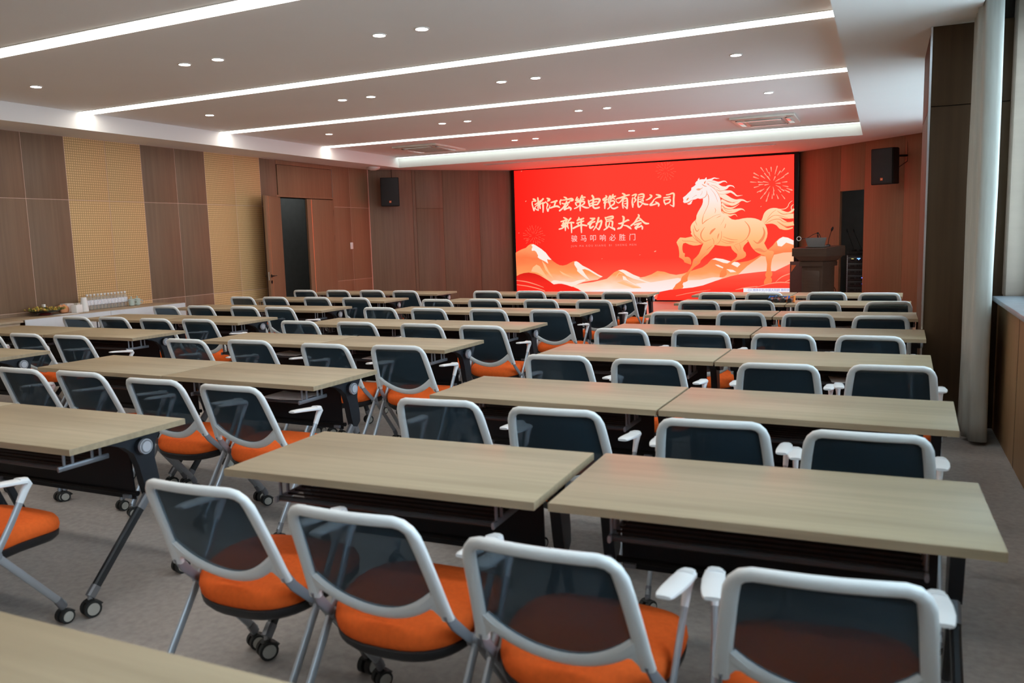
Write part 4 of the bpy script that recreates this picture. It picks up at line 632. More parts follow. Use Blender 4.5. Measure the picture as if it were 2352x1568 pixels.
# ------------------------------------------------------------------ nesting chairs
def back_y(x, z): return -.235-(z-.51)*.40-.030*(1-min(1, (x/.21)**2))*min(1, max(0, (z-.47)/.12))
def make_chair():
    t = thing('mesh_chair', '', 'chair')
    def side(s):
        return [(s*x, z) for x, z in ((.226, .495), (.220, .54), (.214, .60), (.208, .66), (.202, .72), (.196, .765), (.188, .79), (.172, .807), (.150, .8145))]
    path = side(1)+[(x, .8155+.0015*(1-(x/.15)**2)) for x in (.09, .03, -.03, -.09)]+side(-1)[::-1]
    P = [(x, back_y(x, z), z) for x, z in path]
    nrm = (0, .93, .37)
    b = MB()
    b.sweep(P, [.040 if abs(p[0]) > .18 and p[2] < .78 else .034 for p in P], .024, FRAMEW, nrm=nrm, seg=12)
    U = [(.205*k/8, .478+.092*(k/8)**2) for k in range(-8, 9)]
    b.sweep([(x, back_y(x, z)+.002, z) for x, z in U], .042, .022, FRAMEW, nrm=nrm, seg=12)
    for s in (-1, 1):                     # web where the lower bow runs into the side
        q = [(.207, .585), (.195, .572), (.178, .556), (.158, .538), (.160, .519), (.178, .527), (.192, .525), (.202, .512), (.212, .498), (.222, .505), (.216, .55)]
        n = len(q); vs = [(s*x, back_y(x, z)+d, z) for d in (-.0095, .0095) for x, z in q]
        tri = geometry.tessellate_polygon([[Vector((x, z, 0)) for x, z in q]])
        b.add(vs, [tuple(k) for k in tri]+[tuple(i+n for i in reversed(k)) for k in tri]+[(i, (i+1) % n, (i+1) % n+n, i+n) for i in range(n)], FRAMEW)
    b.build('back_frame', t)
    b = MB(); nx, nz = 16, 9; vs = []; fs = []
    def low(x): return .478+.092*(abs(x)/.205)**2.0
    for i in range(nx+1):
        x = -.205+.41*i/nx; z0 = low(x); z1 = .815 if abs(x) < .17 else .79
        for j in range(nz+1):
            z = z0+(z1-z0)*j/nz; hw = .226-(z-.495)*.098
            xx = x*hw/.205 if abs(x) > .15 else x
            vs.append((xx, back_y(xx, z)+.004, z))
    for i in range(nx):
        for j in range(nz): a = i*(nz+1)+j; fs.append((a, a+1, a+nz+2, a+nz+1))
    b.add(vs, fs, MESHF); b.build('back_mesh', t)
    def outline(sx, sy, n=40):
        r = []
        for k in range(n):
            q = 2*PI*k/n; c, s = math.cos(q), math.sin(q); p = 2/3.6 if s > 0 else 2/2.9
            x = .245*math.copysign(abs(c)**p, c); y = .235*math.copysign(abs(s)**p, s)
            if y < 0: x *= 1-.05*(-y/.235)
            r.append((x*sx, y*sy))
        return r
    def rings(spec, droop=0.0):
        return [[(x, y, z-droop*max(0, y/.235)**2*.022-(.018+.012*(1-(x/.25)**2))*max(0, -y/.235)*droop) for x, y in outline(s, s)] for s, z in spec]
    b = MB(); b.loft(rings([(.95, .392), (.995, .402), (1.012, .420), (1.0, .442), (.955, .458), (.86, .467), (.6, .470), (.2, .469)], 1), ORANGE); b.build('seat_cushion', t)
    b = MB(); b.loft(rings([(.30, .343), (.74, .346), (.92, .356), (.985, .374), (.998, .394), (.93, .405)], 1), BLACKP); b.box((-.22, -.13, .362), (.22, -.08, .385), BLACKP, .004); b.build('seat_pan', t)
    for s in (-1, 1):
        pv = Vector((s*.247, -.12, .386))
        b = MB(); b.sweep([(s*.225, back_y(.225, .515), .515), (s*.231, -.205, .468), (s*.242, -.14, .402), pv], [.034, .034, .030, .028], .014, BRACK, nrm=(1, 0, 0)); b.cyl(pv-Vector((s*.014, 0, 0)), pv+Vector((s*.020, 0, 0)), .019, BRACK, seg=16); b.build('back_bracket', t)
        b = MB(); b.sweep([pv+Vector((s*.008, 0, 0)), (s*.258, -.05, .490), (s*.263, -.002, .575)], .028, .018, STEEL, nrm=(1, 0, 0)); b.build('arm_post', t)
        b = MB()
        b.sweep([(s*.262, -.008, .565), (s*.264, .014, .606), (s*.265, .032, .632), (s*.264, .022, .648), (s*.262, -.008, .654)], [.030, .032, .030, .026, .022], [.020, .024, .034, .046, .050], ARMW, nrm=(1, 0, 0))
        b.sweep([(s*.263, .018, .646), (s*.261, -.055, .654), (s*.257, -.125, .661), (s*.253, -.17, .664), (s*.252, -.185, .664)], [.054, .060, .058, .050, .040], [.022, .018, .015, .013, .010], ARMW, nrm=(0, 0, 1), power=3.2)
        b.build('armrest', t)
        for y1, z1 in ((.14, .078), (-.345, .078)):
            b = MB(); e = Vector((s*.255, y1, z1)); p0 = pv+Vector((s*.010, 0, 0)); b.sweep([p0, e], .030, .020, STEEL, nrm=(1, 0, 0))
            lg = b.build('leg', t)
            b = MB(); b.sweep([p0+(e-p0)*.9, e+Vector((0, .0, -.012))], .034, .024, ALU, nrm=(1, 0, 0)); caster(b, s*.255, y1, .030, .2*s-.3); b.build('caster', lg)
    learn(t)
    return t
desk0 = make_desk(); chair0 = make_chair(); used = {'d': False, 'c': False}
BLK = {'W': 'window-side block', 'C': 'centre block', 'D': 'door-side block'}
def place(kind, x, y, rz, label, group):
    src = desk0 if kind == 'd' else chair0
    if not used[kind]:
        used[kind] = True; o = src; o.location = (x, y, 0); o.rotation_euler = (0, 0, rz); o['label'] = label; o['group'] = group
    else: o = dup(src, (x, y, 0), rz, label, group)
    return o
# rows of desks: window-end corner x, front edge y at the door end and the window end
DESKS = {'W': [(.29, .52, .52), (.295, 2.195, 2.24), (.285, 3.635, 3.56), (.265, 5.10, 5.05), (.285, 6.485, 6.44), (.28, 7.865, 7.85), (.25, 9.22, 9.12), (.20, 10.42, 10.35)],
         'C': [None, (-2.965, 2.21, 2.195), (-2.89, 3.755, 3.66), (-2.88, 5.235, 5.15), (-2.865, 6.55, 6.465), (-2.806, 7.94, 7.86), (-2.81, 9.2, 9.13), (-2.79, 10.46, 10.435)],
         'D': [None, None, (-6.09, 3.87, 3.82), (-6.085, 5.28, 5.225), (-6.06, 6.575, 6.525), (-6.035, 7.92, 7.875), (-6.04, 9.28, 9.235), (-5.975, 10.58, 10.545)]}
rowdesk = {}
for k, lst in DESKS.items():
    for row, d in enumerate(lst):
        if d is None: continue
        x1, y0, y1 = d; a = math.atan2(y1-y0, 2.42)
        for half, dist in (('window', .6), ('door', 1.813)):
            if (k, row, half) == ('W', 1, 'door'): dist = 1.842
            sx = x1-dist*math.cos(a); sy = y1-dist*math.sin(a); jit = random.uniform(-.008, .008)
            cx = sx-math.sin(a)*.3; cy = sy+math.cos(a)*.3+jit
            lab = 'light oak folding desk, %s end of the %s row from the screen, %s' % (half, ordn[7-row], BLK[k])
            rowdesk[k, row, half] = place('d', cx, cy, a, lab, 'folding desks in the '+BLK[k])
CHAIRS = [('W', 1, 1, -1.917, 2.179, 0.6), ('W', 1, 2, -1.311, 2.129, 0.4), ('W', 1, 3, -0.719, 2.074, -0.9),
    ('W', 1, 4, -0.124, 2.125, 5), ('W', 2, 1, -1.858, 3.555, 3.6), ('W', 2, 2, -1.27, 3.521, 2.6),
    ('W', 2, 3, -0.616, 3.496, 4.0), ('W', 2, 4, -0.046, 3.459, 1.3), ('W', 3, 1, -1.809, 4.975, 1.2),
    ('W', 3, 2, -1.242, 4.935, 1.5), ('W', 3, 3, -0.524, 4.952, 2.1), ('W', 3, 4, 0.041, 5.026, 1.5),
    ('W', 4, 1, -1.828, 6.396, -0.5), ('W', 4, 2, -1.221, 6.394, -0.3), ('W', 4, 3, -0.621, 6.283, -1.0),
    ('W', 4, 4, -0.062, 6.283, -1.8), ('W', 5, 1, -1.747, 7.768, 0.4), ('W', 5, 2, -1.154, 7.803, 0.5),
    ('W', 5, 3, -0.569, 7.761, -2.4), ('W', 5, 4, -0.018, 7.655, 0.9), ('W', 6, 1, -1.769, 9.009, -0.0),
    ('W', 6, 2, -1.224, 9.079, -0.0), ('W', 6, 3, -0.591, 9.011, -0.0), ('W', 6, 4, -0.006, 9.071, 9),
    ('W', 7, 1, -1.802, 10.217, -0.0), ('W', 7, 2, -1.261, 10.245, -0.0), ('W', 7, 3, -0.586, 10.298, -0.0),
    ('W', 7, 4, -0.039, 10.217, -0.0), ('C', 2, 1, -4.87, 3.691, -2.0), ('C', 2, 2, -4.346, 3.6950000000000003, -1.0),
    ('C', 2, 3, -3.674, 3.619, 0.5), ('C', 2, 4, -3.075, 3.574, -0.6), ('C', 3, 1, -4.97, 5.125, -1.0),
    ('C', 3, 2, -4.401, 5.183, 0.5), ('C', 3, 3, -3.648, 5.124, -0.6), ('C', 3, 4, -3.073, 5.154, 2.9),
    ('C', 4, 1, -4.972, 6.491, -0.0), ('C', 4, 2, -4.334, 6.495, -0.3), ('C', 4, 3, -3.635, 6.462, -0.2),
    ('C', 4, 4, -3.03, 6.416, 0.1), ('C', 5, 1, -5.002, 7.8950000000000005, -0.4), ('C', 5, 2, -4.378, 7.865, -0.2),
    ('C', 5, 3, -3.668, 7.847, -0.2), ('C', 5, 4, -2.991, 7.844, -0.7), ('C', 6, 1, -4.921, 9.015, -0.0),
    ('C', 6, 2, -4.324, 9.091, -0.0), ('C', 6, 3, -3.598, 9.091, -0.0), ('C', 6, 4, -2.938, 9.042, -0.0),
    ('C', 7, 1, -4.94, 10.44, -0.0), ('C', 7, 2, -4.296, 10.44, -0.0), ('C', 7, 3, -3.678, 10.361, -0.0),
    ('C', 7, 4, -3.055, 10.338, -0.0), ('D', 3, 3, -6.871, 5.139, -0.8), ('D', 3, 4, -6.284, 5.122, 0.6),
    ('D', 4, 1, -7.944, 6.473, -0.8), ('D', 4, 2, -7.439, 6.512, 0.4), ('D', 4, 3, -6.766, 6.451, 0.5),
    ('D', 4, 4, -6.209, 6.475, 0.6), ('D', 5, 1, -8.033, 7.777, -0.7), ('D', 5, 2, -7.552, 7.864, -1.4),
    ('D', 5, 3, -6.834, 7.826, -1.9), ('D', 5, 4, -6.308, 7.812, -0.7), ('D', 6, 1, -8.16, 9.245, -0.0),
    ('D', 6, 2, -7.588, 9.245, -0.0), ('D', 6, 3, -6.887, 9.245, -0.0), ('D', 6, 4, -6.231, 9.201, -0.0),
    ('D', 7, 1, -8.116, 10.555, -0.0), ('D', 7, 2, -7.5, 10.555, -0.0), ('D', 7, 3, -6.892, 10.555, -0.0),
    ('D', 7, 4, -6.27, 10.477, -0.0), ('C', 1, 4, -3.34, 2.05, 1.0), ('C', 1, 3, -4.0, 2.12, -1.0),
    ('D', 3, 2, -7.42, 5.13, 0.0)]
for k, row, seat, x, y, rz in CHAIRS:
    lab = 'orange mesh-back chair, %s from the window end, %s row from the screen, %s' % (ordn[4-seat], ordn[7-row], BLK[k])
    place('c', x, y, R(rz), lab, 'mesh-back chairs in the '+BLK[k])
# loose sheets left lying in the desk racks
sheet0 = None
for k, row, half, dx, rz in (('W', 4, 'door', .22, 5), ('W', 4, 'window', .15, -8), ('W', 3, 'door', .05, 4), ('W', 3, 'window', .20, 10), ('C', 3, 'window', -.05, 3), ('C', 3, 'door', .25, -6), ('C', 4, 'window', .2, 4), ('W', 5, 'window', 0, 7), ('C', 2, 'window', .28, 3)):
    d = rowdesk[k, row, half]; a = d.rotation_euler.z
    p = Matrix.Rotation(a, 3, 'Z') @ Vector((dx, -.12, 0)) + d.location
    lab = 'white sheet in rack, %s end, %s row from screen, %s' % (half, ordn[7-row], BLK[k])
    if sheet0 is None:
        b = MB(); vs = []; fs = []
        for i in range(7):
            for j in range(5): vs.append((-.148+.296*i/6, -.105+.21*j/4, .004*math.sin(i*1.1)*math.sin(j*.9)+.006*abs(i-3)/3))
        n = len(vs); vs += [(x, y, z-.0012) for x, y, z in vs]
        for i in range(6):
            for j in range(4): q = i*5+j; fs += [(q, q+1, q+6, q+5), (q+n, q+5+n, q+6+n, q+1+n)]
        rim = [i*5 for i in range(7)]+[30+j for j in range(1, 5)]+[i*5+4 for i in range(5, -1, -1)]+[j for j in range(3, 0, -1)]
        fs += [(rim[i], rim[(i+1) % len(rim)], rim[(i+1) % len(rim)]+n, rim[i]+n) for i in range(len(rim))]
        b.add(vs, fs, PAPER); sheet0 = b.build('paper_sheet'); tag(sheet0, lab, 'paper', 'sheets in the desk racks'); o = sheet0
    else: o = dup(sheet0, label=lab)
    o.location = (p.x, p.y, .6425); o.rotation_euler = (0, 0, a+R(rz))
# ------------------------------------------------------------------ curtain
b = MB()
pts = [(.565, 7.0), (.540, 6.93), (.580, 6.86), (.540, 6.78), (.580, 6.70), (.540, 6.62), (.572, 6.57), (.572, 6.50), (.578, 6.468), (.605, 6.452), (.635, 6.447), (.662, 6.450), (.680, 6.468), (.684, 6.52), (.655, 6.62), (.69, 6.74), (.65, 6.84), (.68, 6.95)]
sm = smooth([(x, y, 0) for x, y in pts], 5); n = len(sm); zs = [.03, .13, .6, 1.2, 1.8, 2.4, 3.0, 3.28]
rg = []
for z in zs:
    fl = 1+.02*max(0, (1-z)/1)
    rg.append([(.615+(x-.615)*fl+.004*math.sin(9*y+3*z), 6.5+(y-6.5)*fl, z) for x, y, _ in sm])
vs = [p for r in rg for p in r]; fs = [(i*n+j, i*n+j+1, (i+1)*n+j+1, (i+1)*n+j) for i in range(len(zs)-1) for j in range(n-1)]
b.add(vs, fs, CURTAIN); o = b.build('curtain'); tag(o, 'pale drawn-back curtain hanging before the wooden pillar', 'curtain')
md = o.modifiers.new('thickness', 'SOLIDIFY'); md.thickness = .004
b = MB(); b.box((.63, 3.6, 3.29), (.65, 7.0, 3.31), ALU); b.build('curtain_track', o)

# ------------------------------------------------------------------ loudspeakers
def speaker(loc, rz, tilt, lab, arm):
    t = thing('loudspeaker', lab, 'speaker', loc, rz, 'wall loudspeakers')
    X = Matrix.Rotation(tilt, 4, 'X')
    b = MB(); prof = [(-.185, -.15), (.185, -.15), (.185, .02), (.12, .16), (-.12, .16), (-.185, .02)]
    bm = bmesh.new(); vs = [[bm.verts.new((x, y, z)) for x, y in prof] for z in (-.285, .285)]
    for k in range(6): bm.faces.new((vs[0][k], vs[0][(k+1) % 6], vs[1][(k+1) % 6], vs[1][k]))
    bm.faces.new(vs[0][::-1]); bm.faces.new(vs[1]); bmesh.ops.bevel(bm, geom=bm.edges[:], offset=.008, segments=2, affect='EDGES'); b.bm(bm, BLKM, X)
    b.build('cabinet', t)
    b = MB(); b.box((-.172, -.158, -.272), (.172, -.148, .272), mat('speaker_grille', (.016, .017, .019), .7, noise=.3, scale=(250, 250, 250), bump=.4), .003, X); b.build('grille', t)
    b = MB(); b.box((-.02, -.162, -.222), (.022, -.157, -.180), mat('badge_orange', (.75, .12, .02), .4), .002, X); b.box((-.012, -.1628, -.206), (.014, -.1618, -.198), PAPER, 0, X); b.build('badge', t)
    b = MB(); b.tube([(0, .15, .16), (arm[0]*.5, .15+arm[1]*.5, .17), (arm[0], .15+arm[1], .17)], .018, BLKM); b.box((arm[0]-.05, .14+arm[1], .09), (arm[0]+.05, .165+arm[1], .25), BLKM, .004); b.build('wall_bracket', t)
    b = MB(); b.tube([(arm[0]*.2-.04, .15, .02), (arm[0]*.6-.02, .2, -.02), (arm[0]*.95, .13+arm[1], .08), (arm[0]*.95, .13+arm[1], .25), (arm[0]*.9, .14+arm[1], .485)], .006, BLKM, 6); b.build('cable', t)
    return t
speaker((-9.235, 14.52, 2.525), R(31), 0, 'black loudspeaker with orange badge on the grey-brown door-side splayed wall', (.04, .14))
speaker((.0, 14.78, 2.505), R(-29), R(2), 'black tilted loudspeaker with orange badge on the reddish wall above the equipment doorway', (.17, .20))

# ------------------------------------------------------------------ lectern and what stands on it
LECT = wood('dark_walnut', (.045, .028, .02), (.07, .045, .032), (3, 30, 30), .35, .4)
ZT0 = .14
lx, ly = -1.01, 13.99
t = thing('lectern', 'dark wooden stepped lectern standing beside the screen', 'lectern', (lx, ly, ZT0), R(-30))
def tier(z0, z1, a0, a1):
    """(half width, front y, back y) at the bottom and the top"""
    b = MB(); r = [[(-h, f, z), (h, f, z), (h, k, z), (-h, k, z)] for z, (h, f, k) in ((z0, a0), (z1, a1))]; b.loft(r, LECT); return b
b = tier(.97, 1.09, (.31, -.16, .35), (.31, -.16, .35)); b.build('top_slab', t)
b = MB(); b.prism([(-.16, 1.09), (-.15, 1.10), (.32, 1.13), (.35, 1.115), (.35, 1.09)], -.31, .31, LECT, axis=0); b.build('reading_board', t)
b = tier(.88, .97, (.20, -.08, .28), (.29, -.145, .335)); b.build('neck', t)
b = tier(.81, .88, (.215, -.10, .29), (.215, -.10, .29)); b.build('collar', t)
b = tier(.06, .81, (.185, -.07, .26), (.185, -.07, .26)); b.box((-.14, -.076, .14), (.14, -.069, .74), LECT, .003); b.build('pedestal', t)
b = tier(0, .06, (.25, -.12, .32), (.23, -.11, .30)); b.build('plinth', t)
zt = ZT0+1.10
LID = mat('laptop_lid', (.16, .155, .15), .4, .3)
t = thing('laptop', 'grey laptop open on the lectern, seen from its lid side', 'laptop', (lx+.02, ly-.06, zt+.012), R(-12))
b = MB(); b.box((-.16, 0, 0), (.16, .23, .016), LID, .004, Matrix.Rotation(R(3.7), 4, 'X')); b.build('base', t)
b = MB(); b.prism([(-.128, .012), (.128, .012), (.165, .145), (.16, .15), (-.16, .15), (-.165, .145)], 0, .008, LID, axis=1); o = b.build('lid', t); o.rotation_euler = (R(8), 0, 0)
t = thing('desk_microphone', 'gooseneck microphone leaning right on the lectern beside the laptop', 'microphone', (lx+.19, ly+.08, zt+.02), 0)
b = MB(); b.cyl((0, 0, 0), (0, 0, .03), .035, BLKM, .028); b.build('base', t)
b = MB(); b.tube([(0, 0, .03), (.01, 0, .12), (.045, -.005, .24)], .005, BLKM, 8); b.build('gooseneck', t)
b = MB(); b.sweep([(.045, -.005, .235), (.052, -.006, .26), (.062, -.007, .285), (.068, -.008, .305)], [.016, .036, .036, .016], [.016, .036, .036, .016], BLKM, nrm=(0, 1, 0)); b.build('foam_head', t)
t = thing('ring_lamp', 'small white ring on a thin black arm above the lectern', 'lamp', (lx+.10, ly+.12, zt+.02), 0)
b = MB(); b.cyl((0, 0, 0), (0, 0, .02), .05, BLKM); b.tube([(0, 0, .02), (-.005, 0, .10), (-.05, 0, .20), (-.07, 0, .21)], .006, BLKM); b.box((-.085, -.012, .195), (-.055, .012, .225), BLKM, .004); b.tube([(-.07, 0, .19), (-.065, 0, .12), (-.11, -.01, .08)], .011, BLKM); b.tube([(-.065, 0, .12), (-.02, 0, .13)], .010, BLKM); b.build('clamp_stand', t)
b = MB(); b.tube([(-.07, 0, .215), (-.14, 0, .19), (-.22, 0, .14), (-.30, 0, .125), (-.325, 0, .125)], .005, BLKM); b.build('arm', t)
b = MB(); b.sweep([(-.355+.032*math.cos(2*PI*k/24), 0, .13+.032*math.sin(2*PI*k/24)) for k in range(24)], .012, .014, mat('ring_white', (.62, .62, .62), .5), nrm=(0, 1, 0), closed=True); b.build('ring', t)
b = MB(); b.tube([(lx+.235, ly+.3, 1.10), (lx+.225, ly+.3, .95), (lx+.20, ly+.31, .82), (lx+.22, ly+.33, .70), (lx+.30, ly+.36, .55), (lx+.34, ly+.4, .35), (lx+.36, ly+.45, .146)], .006, BLKM, 8); o = b.build('power_cable'); tag(o, 'black cable hanging down the side of the lectern', 'cable')
t = thing('board_stand', 'dark red board with an orange triangle, half hidden behind the lectern', 'board', (-1.30, 14.75, ZT0), 0)
b = MB(); b.box((-.16, 0, 0), (.2, .03, .86), mat('dark_red_board', (.09, .022, .016), .5), .003); b.build('board', t)
b = MB(); b.prism([(-.14, .80), (-.06, .80), (-.14, .68)], -.004, 0, mat('orange_print', (.80, .17, .05), .5), axis=1); b.build('triangle', t)
b = MB(); b.box((-.16, -.05, 0), (.2, .12, .02), BLKM, .003); b.build('foot', t)

# ------------------------------------------------------------------ equipment rack in the doorway
rp = XFR @ Vector((sA+.33, .12, ZT0)) ; rz = R(-8)
t = thing('equipment_rack', 'black audio rack with blue lights standing in the dark doorway', 'rack', (-.46, 15.98, 0), R(-6))
b = MB(); b.box((-.16, 0, .0), (.16, .5, 1.06), BLKM, .005); b.build('cabinet', t)
b = MB(); b.box((-.15, .06, 1.06), (.15, .46, 1.12), BLKM, .004); b.build('top_unit', t)
b = MB(); b.box((-.15, -.012, .02), (-.135, 0, 1.05), ALU, .002); b.box((.135, -.012, .02), (.15, 0, 1.05), BLKM, .002)
for k in range(24): b.cyl((-.1425, -.0125, .05+k*.042), (-.1425, -.014, .05+k*.042), .004, BLKM, seg=8)
b.build('rack_rail', t)
GUN = mat('gunmetal_face', (.03, .032, .035), .35, .5)
for k in range(9):
    z = .06+k*.108
    b = MB(); b.box((-.133, -.016, z), (.133, .0, z+.1), GUN, .003); b.box((-.09, -.018, z+.03), (-.02, -.0155, z+.06), BLKM); b.cyl((.03, -.016, z+.05), (.03, -.026, z+.05), .014, BLKM); b.cyl((.07, -.016, z+.05), (.07, -.026, z+.05), .014, BLKM); u = b.build('rack_unit', t)
    if k == 8:
        b = MB(); b.box((.02, -.0195, z+.045), (.075, -.0175, z+.075), emit('blue_display', (.12, .3, 1.0), 3.0)); b.build('blue_display', u)
        b = MB(); b.box((-.075, -.0195, z+.06), (-.035, -.0175, z+.072), emit('amber_display', (.9, .8, .3), .6)); b.build('amber_display', u)
    if k in (5, 4):
        b = MB(); b.cyl((.112, -.016, z+.05), (.112, -.022, z+.05), .007 if k == 5 else .004, emit('blue_led%d' % k, (.06, .12, 1.0), 7 if k == 5 else 2)); b.build('indicator', u)
for i, (x, y, lean, lab) in enumerate(((-.505, 16.22, -.11, 'gooseneck microphone on the audio rack, the one nearer the lectern'), (-.375, 16.2, -.13, 'gooseneck microphone with round head on the audio rack, by the door edge'))):
    m_ = thing('rack_microphone', lab, 'microphone', (x, y, 1.12), 0, 'microphones on the audio rack')
    b = MB(); b.box((-.045, -.05, 0), (.045, .05, .03), BLKM, .006); b.build('base', m_)
    b = MB(); b.tube([(0, 0, .03), (lean*.3, 0, .12), (lean, 0, .34)], .0045, BLKM); b.build('gooseneck', m_)
    b = MB(); b.sweep([(lean, 0, .335), (lean*1.06, 0, .36), (lean*1.12, 0, .385), (lean*1.15, 0, .40)], [.012, .03, .03, .014], [.012, .03, .03, .014], BLKM, nrm=(0, 1, 0)); b.build('foam_head', m_)

# ------------------------------------------------------------------ buffet tables by the door-side wall
TAN = wood('tan_board', (.36, .28, .19), (.44, .35, .25), (20, 1.2, 20), .5, .35)
def buffet(y0, y1, cloth, lab):
    t = thing('buffet_table', lab, 'table', (-9.38, (y0+y1)/2, 0), 0, 'tables along the door-side wall')
    h = (y1-y0)/2
    b = MB(); b.box((-.30, -h, .722), (.30, h, .748), TAN, .002); b.build('tabletop', t)
    for sx in (-1, 1):
        for sy in (-1, 1):
            b = MB(); b.box((sx*.26-.02, sy*(h-.06)-.02, 0), (sx*.26+.02, sy*(h-.06)+.02, .722), BLKM, .002); b.build('leg', t)
    if not cloth:
        b = MB(); b.box((.27, -h+.03, .05), (.285, h-.03, .722), TAN, .002); b.build('front_panel', t)
    if cloth:
        b = MB(); vs = []; fs = []; ny = 60; zs = [.749, .745, .6, .42, .24, .06]
        for i in range(ny+1):
            y = -h-.004+(2*h+.008)*i/ny
            vs.append((.27, y, .751))
            for j, z in enumerate(zs):
                wv = .004+.014*(1-(z/.75))*(math.sin(y*23)+.6*math.sin(y*41+1)); vs.append((.304+max(0, wv), y, z))
        k = len(zs)+1
        for i in range(ny):
            for j in range(k-1): a = i*k+j; fs.append((a, a+1, a+k+1, a+k))
        b.add(vs, fs, CLOTH); o = b.build('table_skirt', t); o['label'] = 'white cloth skirt'; md = o.modifiers.new('thickness', 'SOLIDIFY'); md.thickness = .003
buffet(7.50, 8.74, True, 'white-skirted buffet table carrying the water bottles')
buffet(6.33, 7.49, True, 'white-skirted buffet table carrying the dried-flower dish')
buffet(4.95, 6.31, False, 'bare tan table against the wall, beyond the white skirt')
ztb = .748
WATER = see_through('clear_plastic', (.62, .64, .64), .74, .15, (.97, .98, .98))
bt0 = None
for i in range(12):
    f = i/11; x = -9.55-.05*f; y = 7.547+.636*f
    lab = 'clear water bottle with white cap, %s from the white jug in the row' % (ordn+['ninth', 'tenth', 'eleventh', 'twelfth'])[i]
    if bt0 is None:
        bt0 = thing('water_bottle', lab, 'bottle', (0, 0, 0), 0, 'water bottles on the buffet table')
        b = MB(); b.lathe([(.026, 0), (.031, .006), (.031, .05), (.029, .06), (.031, .07), (.031, .125), (.026, .15), (.014, .178), (.013, .188)], WATER); b.build('body', bt0)
        b = MB(); b.lathe([(.0135, .184), (.0155, .186), (.0155, .206), (.013, .208)], PAPER, seg=16); b.build('cap', bt0)
        b = MB(); b.lathe([(.0316, .062), (.0316, .128)], mat('bottle_label', (.72, .74, .80), .5, noise=.15, scale=(60, 60, 60))); b.build('label_band', bt0); learn(bt0); o = bt0
    else: o = dup(bt0, label=lab)
    o.location = (x, y, ztb); o.rotation_euler = (0, 0, i*1.3)
CEL = mat('celadon_glaze', (.50, .60, .56), .2, noise=.03)
for i, (x, y, lab) in enumerate(((-9.52, 8.215, 'lidded celadon tea mug next to the last water bottle'), (-9.545, 8.335, 'lidded celadon tea mug at the end of the row, away from the bottles'))):
    t = thing('tea_mug', lab, 'mug', (x, y, ztb), R(20), 'lidded tea mugs on the buffet table')
    b = MB(); b.lathe([(.028, 0), (.036, .006), (.041, .03), (.042, .085)], CEL); b.build('body', t)
    b = MB(); b.lathe([(.044, .085), (.044, .090), (.03, .098), (.008, .102), (.006, .112), (.011, .122), (.006, .13)], CEL); b.build('lid', t)
    b = MB(); b.tube([(.03, .028, .07), (.05, .045, .068), (.055, .05, .045), (.045, .04, .025), (.028, .026, .022)], .006, CEL); b.build('handle', t)
t = thing('jug', 'tall white jug with a red ring beside the water bottles', 'jug', (-9.38, 7.36, ztb), 0)
b = MB(); b.lathe([(.046, 0), (.05, .005), (.046, .09), (.036, .155), (.034, .185)], PAPER); b.build('body', t)
b = MB(); b.lathe([(.0345, .165), (.0345, .175)], mat('red_ring', (.65, .06, .07), .5)); b.build('ring', t)
t = thing('box', 'white box leaning in front of the tall white jug', 'box', (-9.36, 7.24, ztb), R(12))
b = MB(); b.box((-.04, -.06, 0), (.04, .05, .10), PAPER, .004); b.build('card_body', t)
t = thing('carton', 'off-white carton behind the white jug', 'box', (-9.58, 7.43, ztb), R(5)); b = MB(); b.box((-.05, -.06, 0), (.05, .06, .105), mat('cream_card', (.62, .60, .54), .7), .003); b.build('card_body', t)
t = thing('tissue_box', 'pale tissue box beside the orange gourd', 'box', (-9.61, 7.29, ztb), R(8)); b = MB(); b.box((-.06, -.055, 0), (.06, .055, .11), mat('pale_card', (.66, .63, .62), .7), .004); b.build('card_body', t)
t = thing('ornament', 'orange ornament with a pointed top between dish and boxes', 'ornament', (-9.50, 7.16, ztb), 0)
OG = mat('soft_orange', (.78, .34, .16), .6, noise=.1)
b = MB(); b.lathe([(.03, 0), (.052, .01), (.06, .045), (.05, .08), (.02, .10), (.008, .112)], OG); b.build('body', t)
b = MB(); b.sweep([(-.01, -.03, .085), (-.02, -.10, .075), (-.03, -.15, .085)], [.05, .03, .008], [.05, .03, .008], OG); b.build('tip', t)
t = thing('flower_dish', 'dark footed dish filled with dried yellow flowers', 'dish', (-9.50, 6.90, ztb), 0)
b = MB(); b.lathe([(.075, 0), (.085, .004), (.06, .022), (.05, .03)], mat('maroon_lacquer', (.20, .035, .03), .3), seg=28); b.build('foot', t)
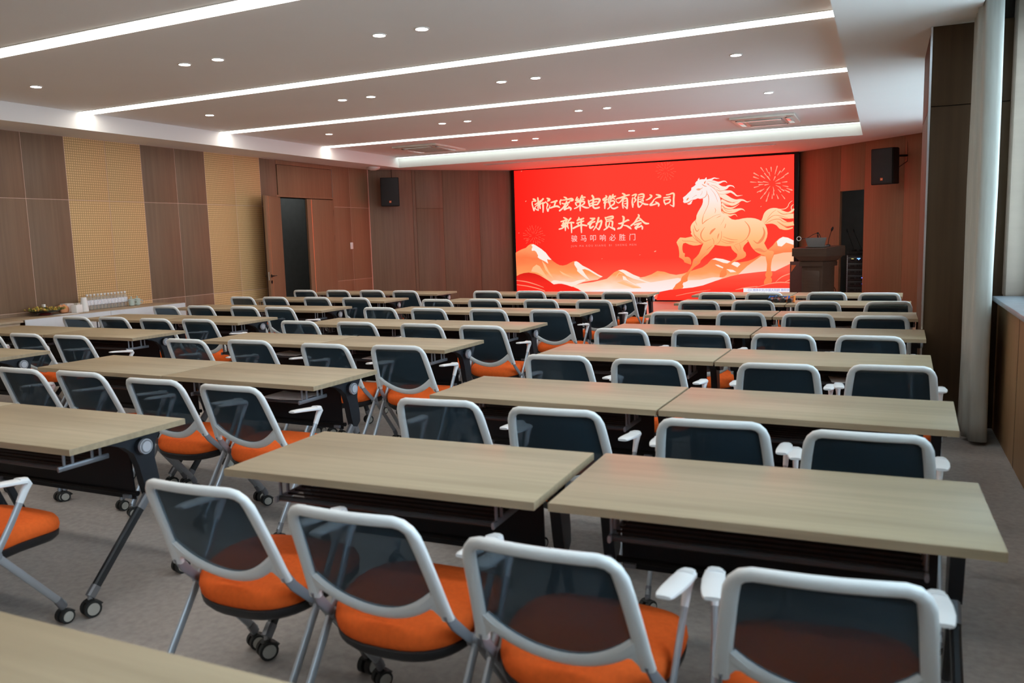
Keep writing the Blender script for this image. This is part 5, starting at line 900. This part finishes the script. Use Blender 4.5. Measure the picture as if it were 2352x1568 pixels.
b = MB(); b.lathe([(.05, .028), (.14, .04), (.19, .062), (.185, .066), (.13, .05), (.0, .045)], mat('dark_dish', (.03, .045, .035), .3), seg=32); b.build('dish', t)
b = MB(); FLW = [mat('dry_yellow', (.50, .36, .06), .8, noise=.3), mat('dry_brown', (.28, .16, .05), .8, noise=.3), mat('dry_green', (.16, .17, .04), .8, noise=.3)]
for k in range(170):
    q = random.uniform(0, 2*PI); r = .205*math.sqrt(random.random()); x, y = r*math.cos(q), r*math.sin(q)*1.2; z = .056+random.uniform(0, .045)*(1-(r/.24)**2)+.012*(r/.2)
    s = random.uniform(.008, .016); M_ = random.choice(FLW)
    b.lathe([(s*.3, -s), (s, 0), (s*.4, s)], M_, (x, y, z), seg=6)
o = b.build('dried_flowers', t); o['kind'] = 'stuff'
b = MB(); b.box((-.02, -.025, .10), (.02, .0, .135), PAPER, .002); b.build('card', t)
b = MB(); b.box((-9.42, 6.9, ztb), (-9.22, 7.16, ztb+.003), PAPER); o = b.build('napkin'); tag(o, 'white sheet lying flat beside the flower dish', 'paper')

# ------------------------------------------------------------------ four small straps and torches on the sixth desk row
for i, (x, y, c, lab) in enumerate(((-1.125, 9.50, (.02, .16, .62), 'small red-brown torch with blue strap, at the door end of the four'), (-1.055, 9.46, (.07, .07, .075), 'small torch with grey strap among the four on the desk'), (-.985, 9.48, (.02, .12, .52), 'small torch with navy strap beside the orange-strapped one'), (-.925, 9.47, (.85, .26, .04), 'small torch with orange strap, at the window end of the four'))):
    t = thing('strapped_torch', lab, 'torch', (x, y, .75), R(-18+4*i), 'strapped torches on the desk')
    b = MB(); b.cyl((0, -.055, .026), (0, .03, .026), .024, mat('russet_plastic', (.30, .08, .05), .3), .026); b.build('barrel', t)
    b = MB(); b.cyl((0, -.075, .024), (0, -.05, .026), .022, BLACKP, .025); b.build('cap', t)
    ST = mat('strap%d' % i, c, .7)
    b = MB(); b.sweep([(-.036, -.02, .003), (-.040, .0, .03), (-.036, .03, .062), (-.012, .035, .056), (.012, .035, .058), (.036, .03, .066), (.040, .0, .034), (.037, -.02, .003)], .022, .012, ST); b.build('strap', t)
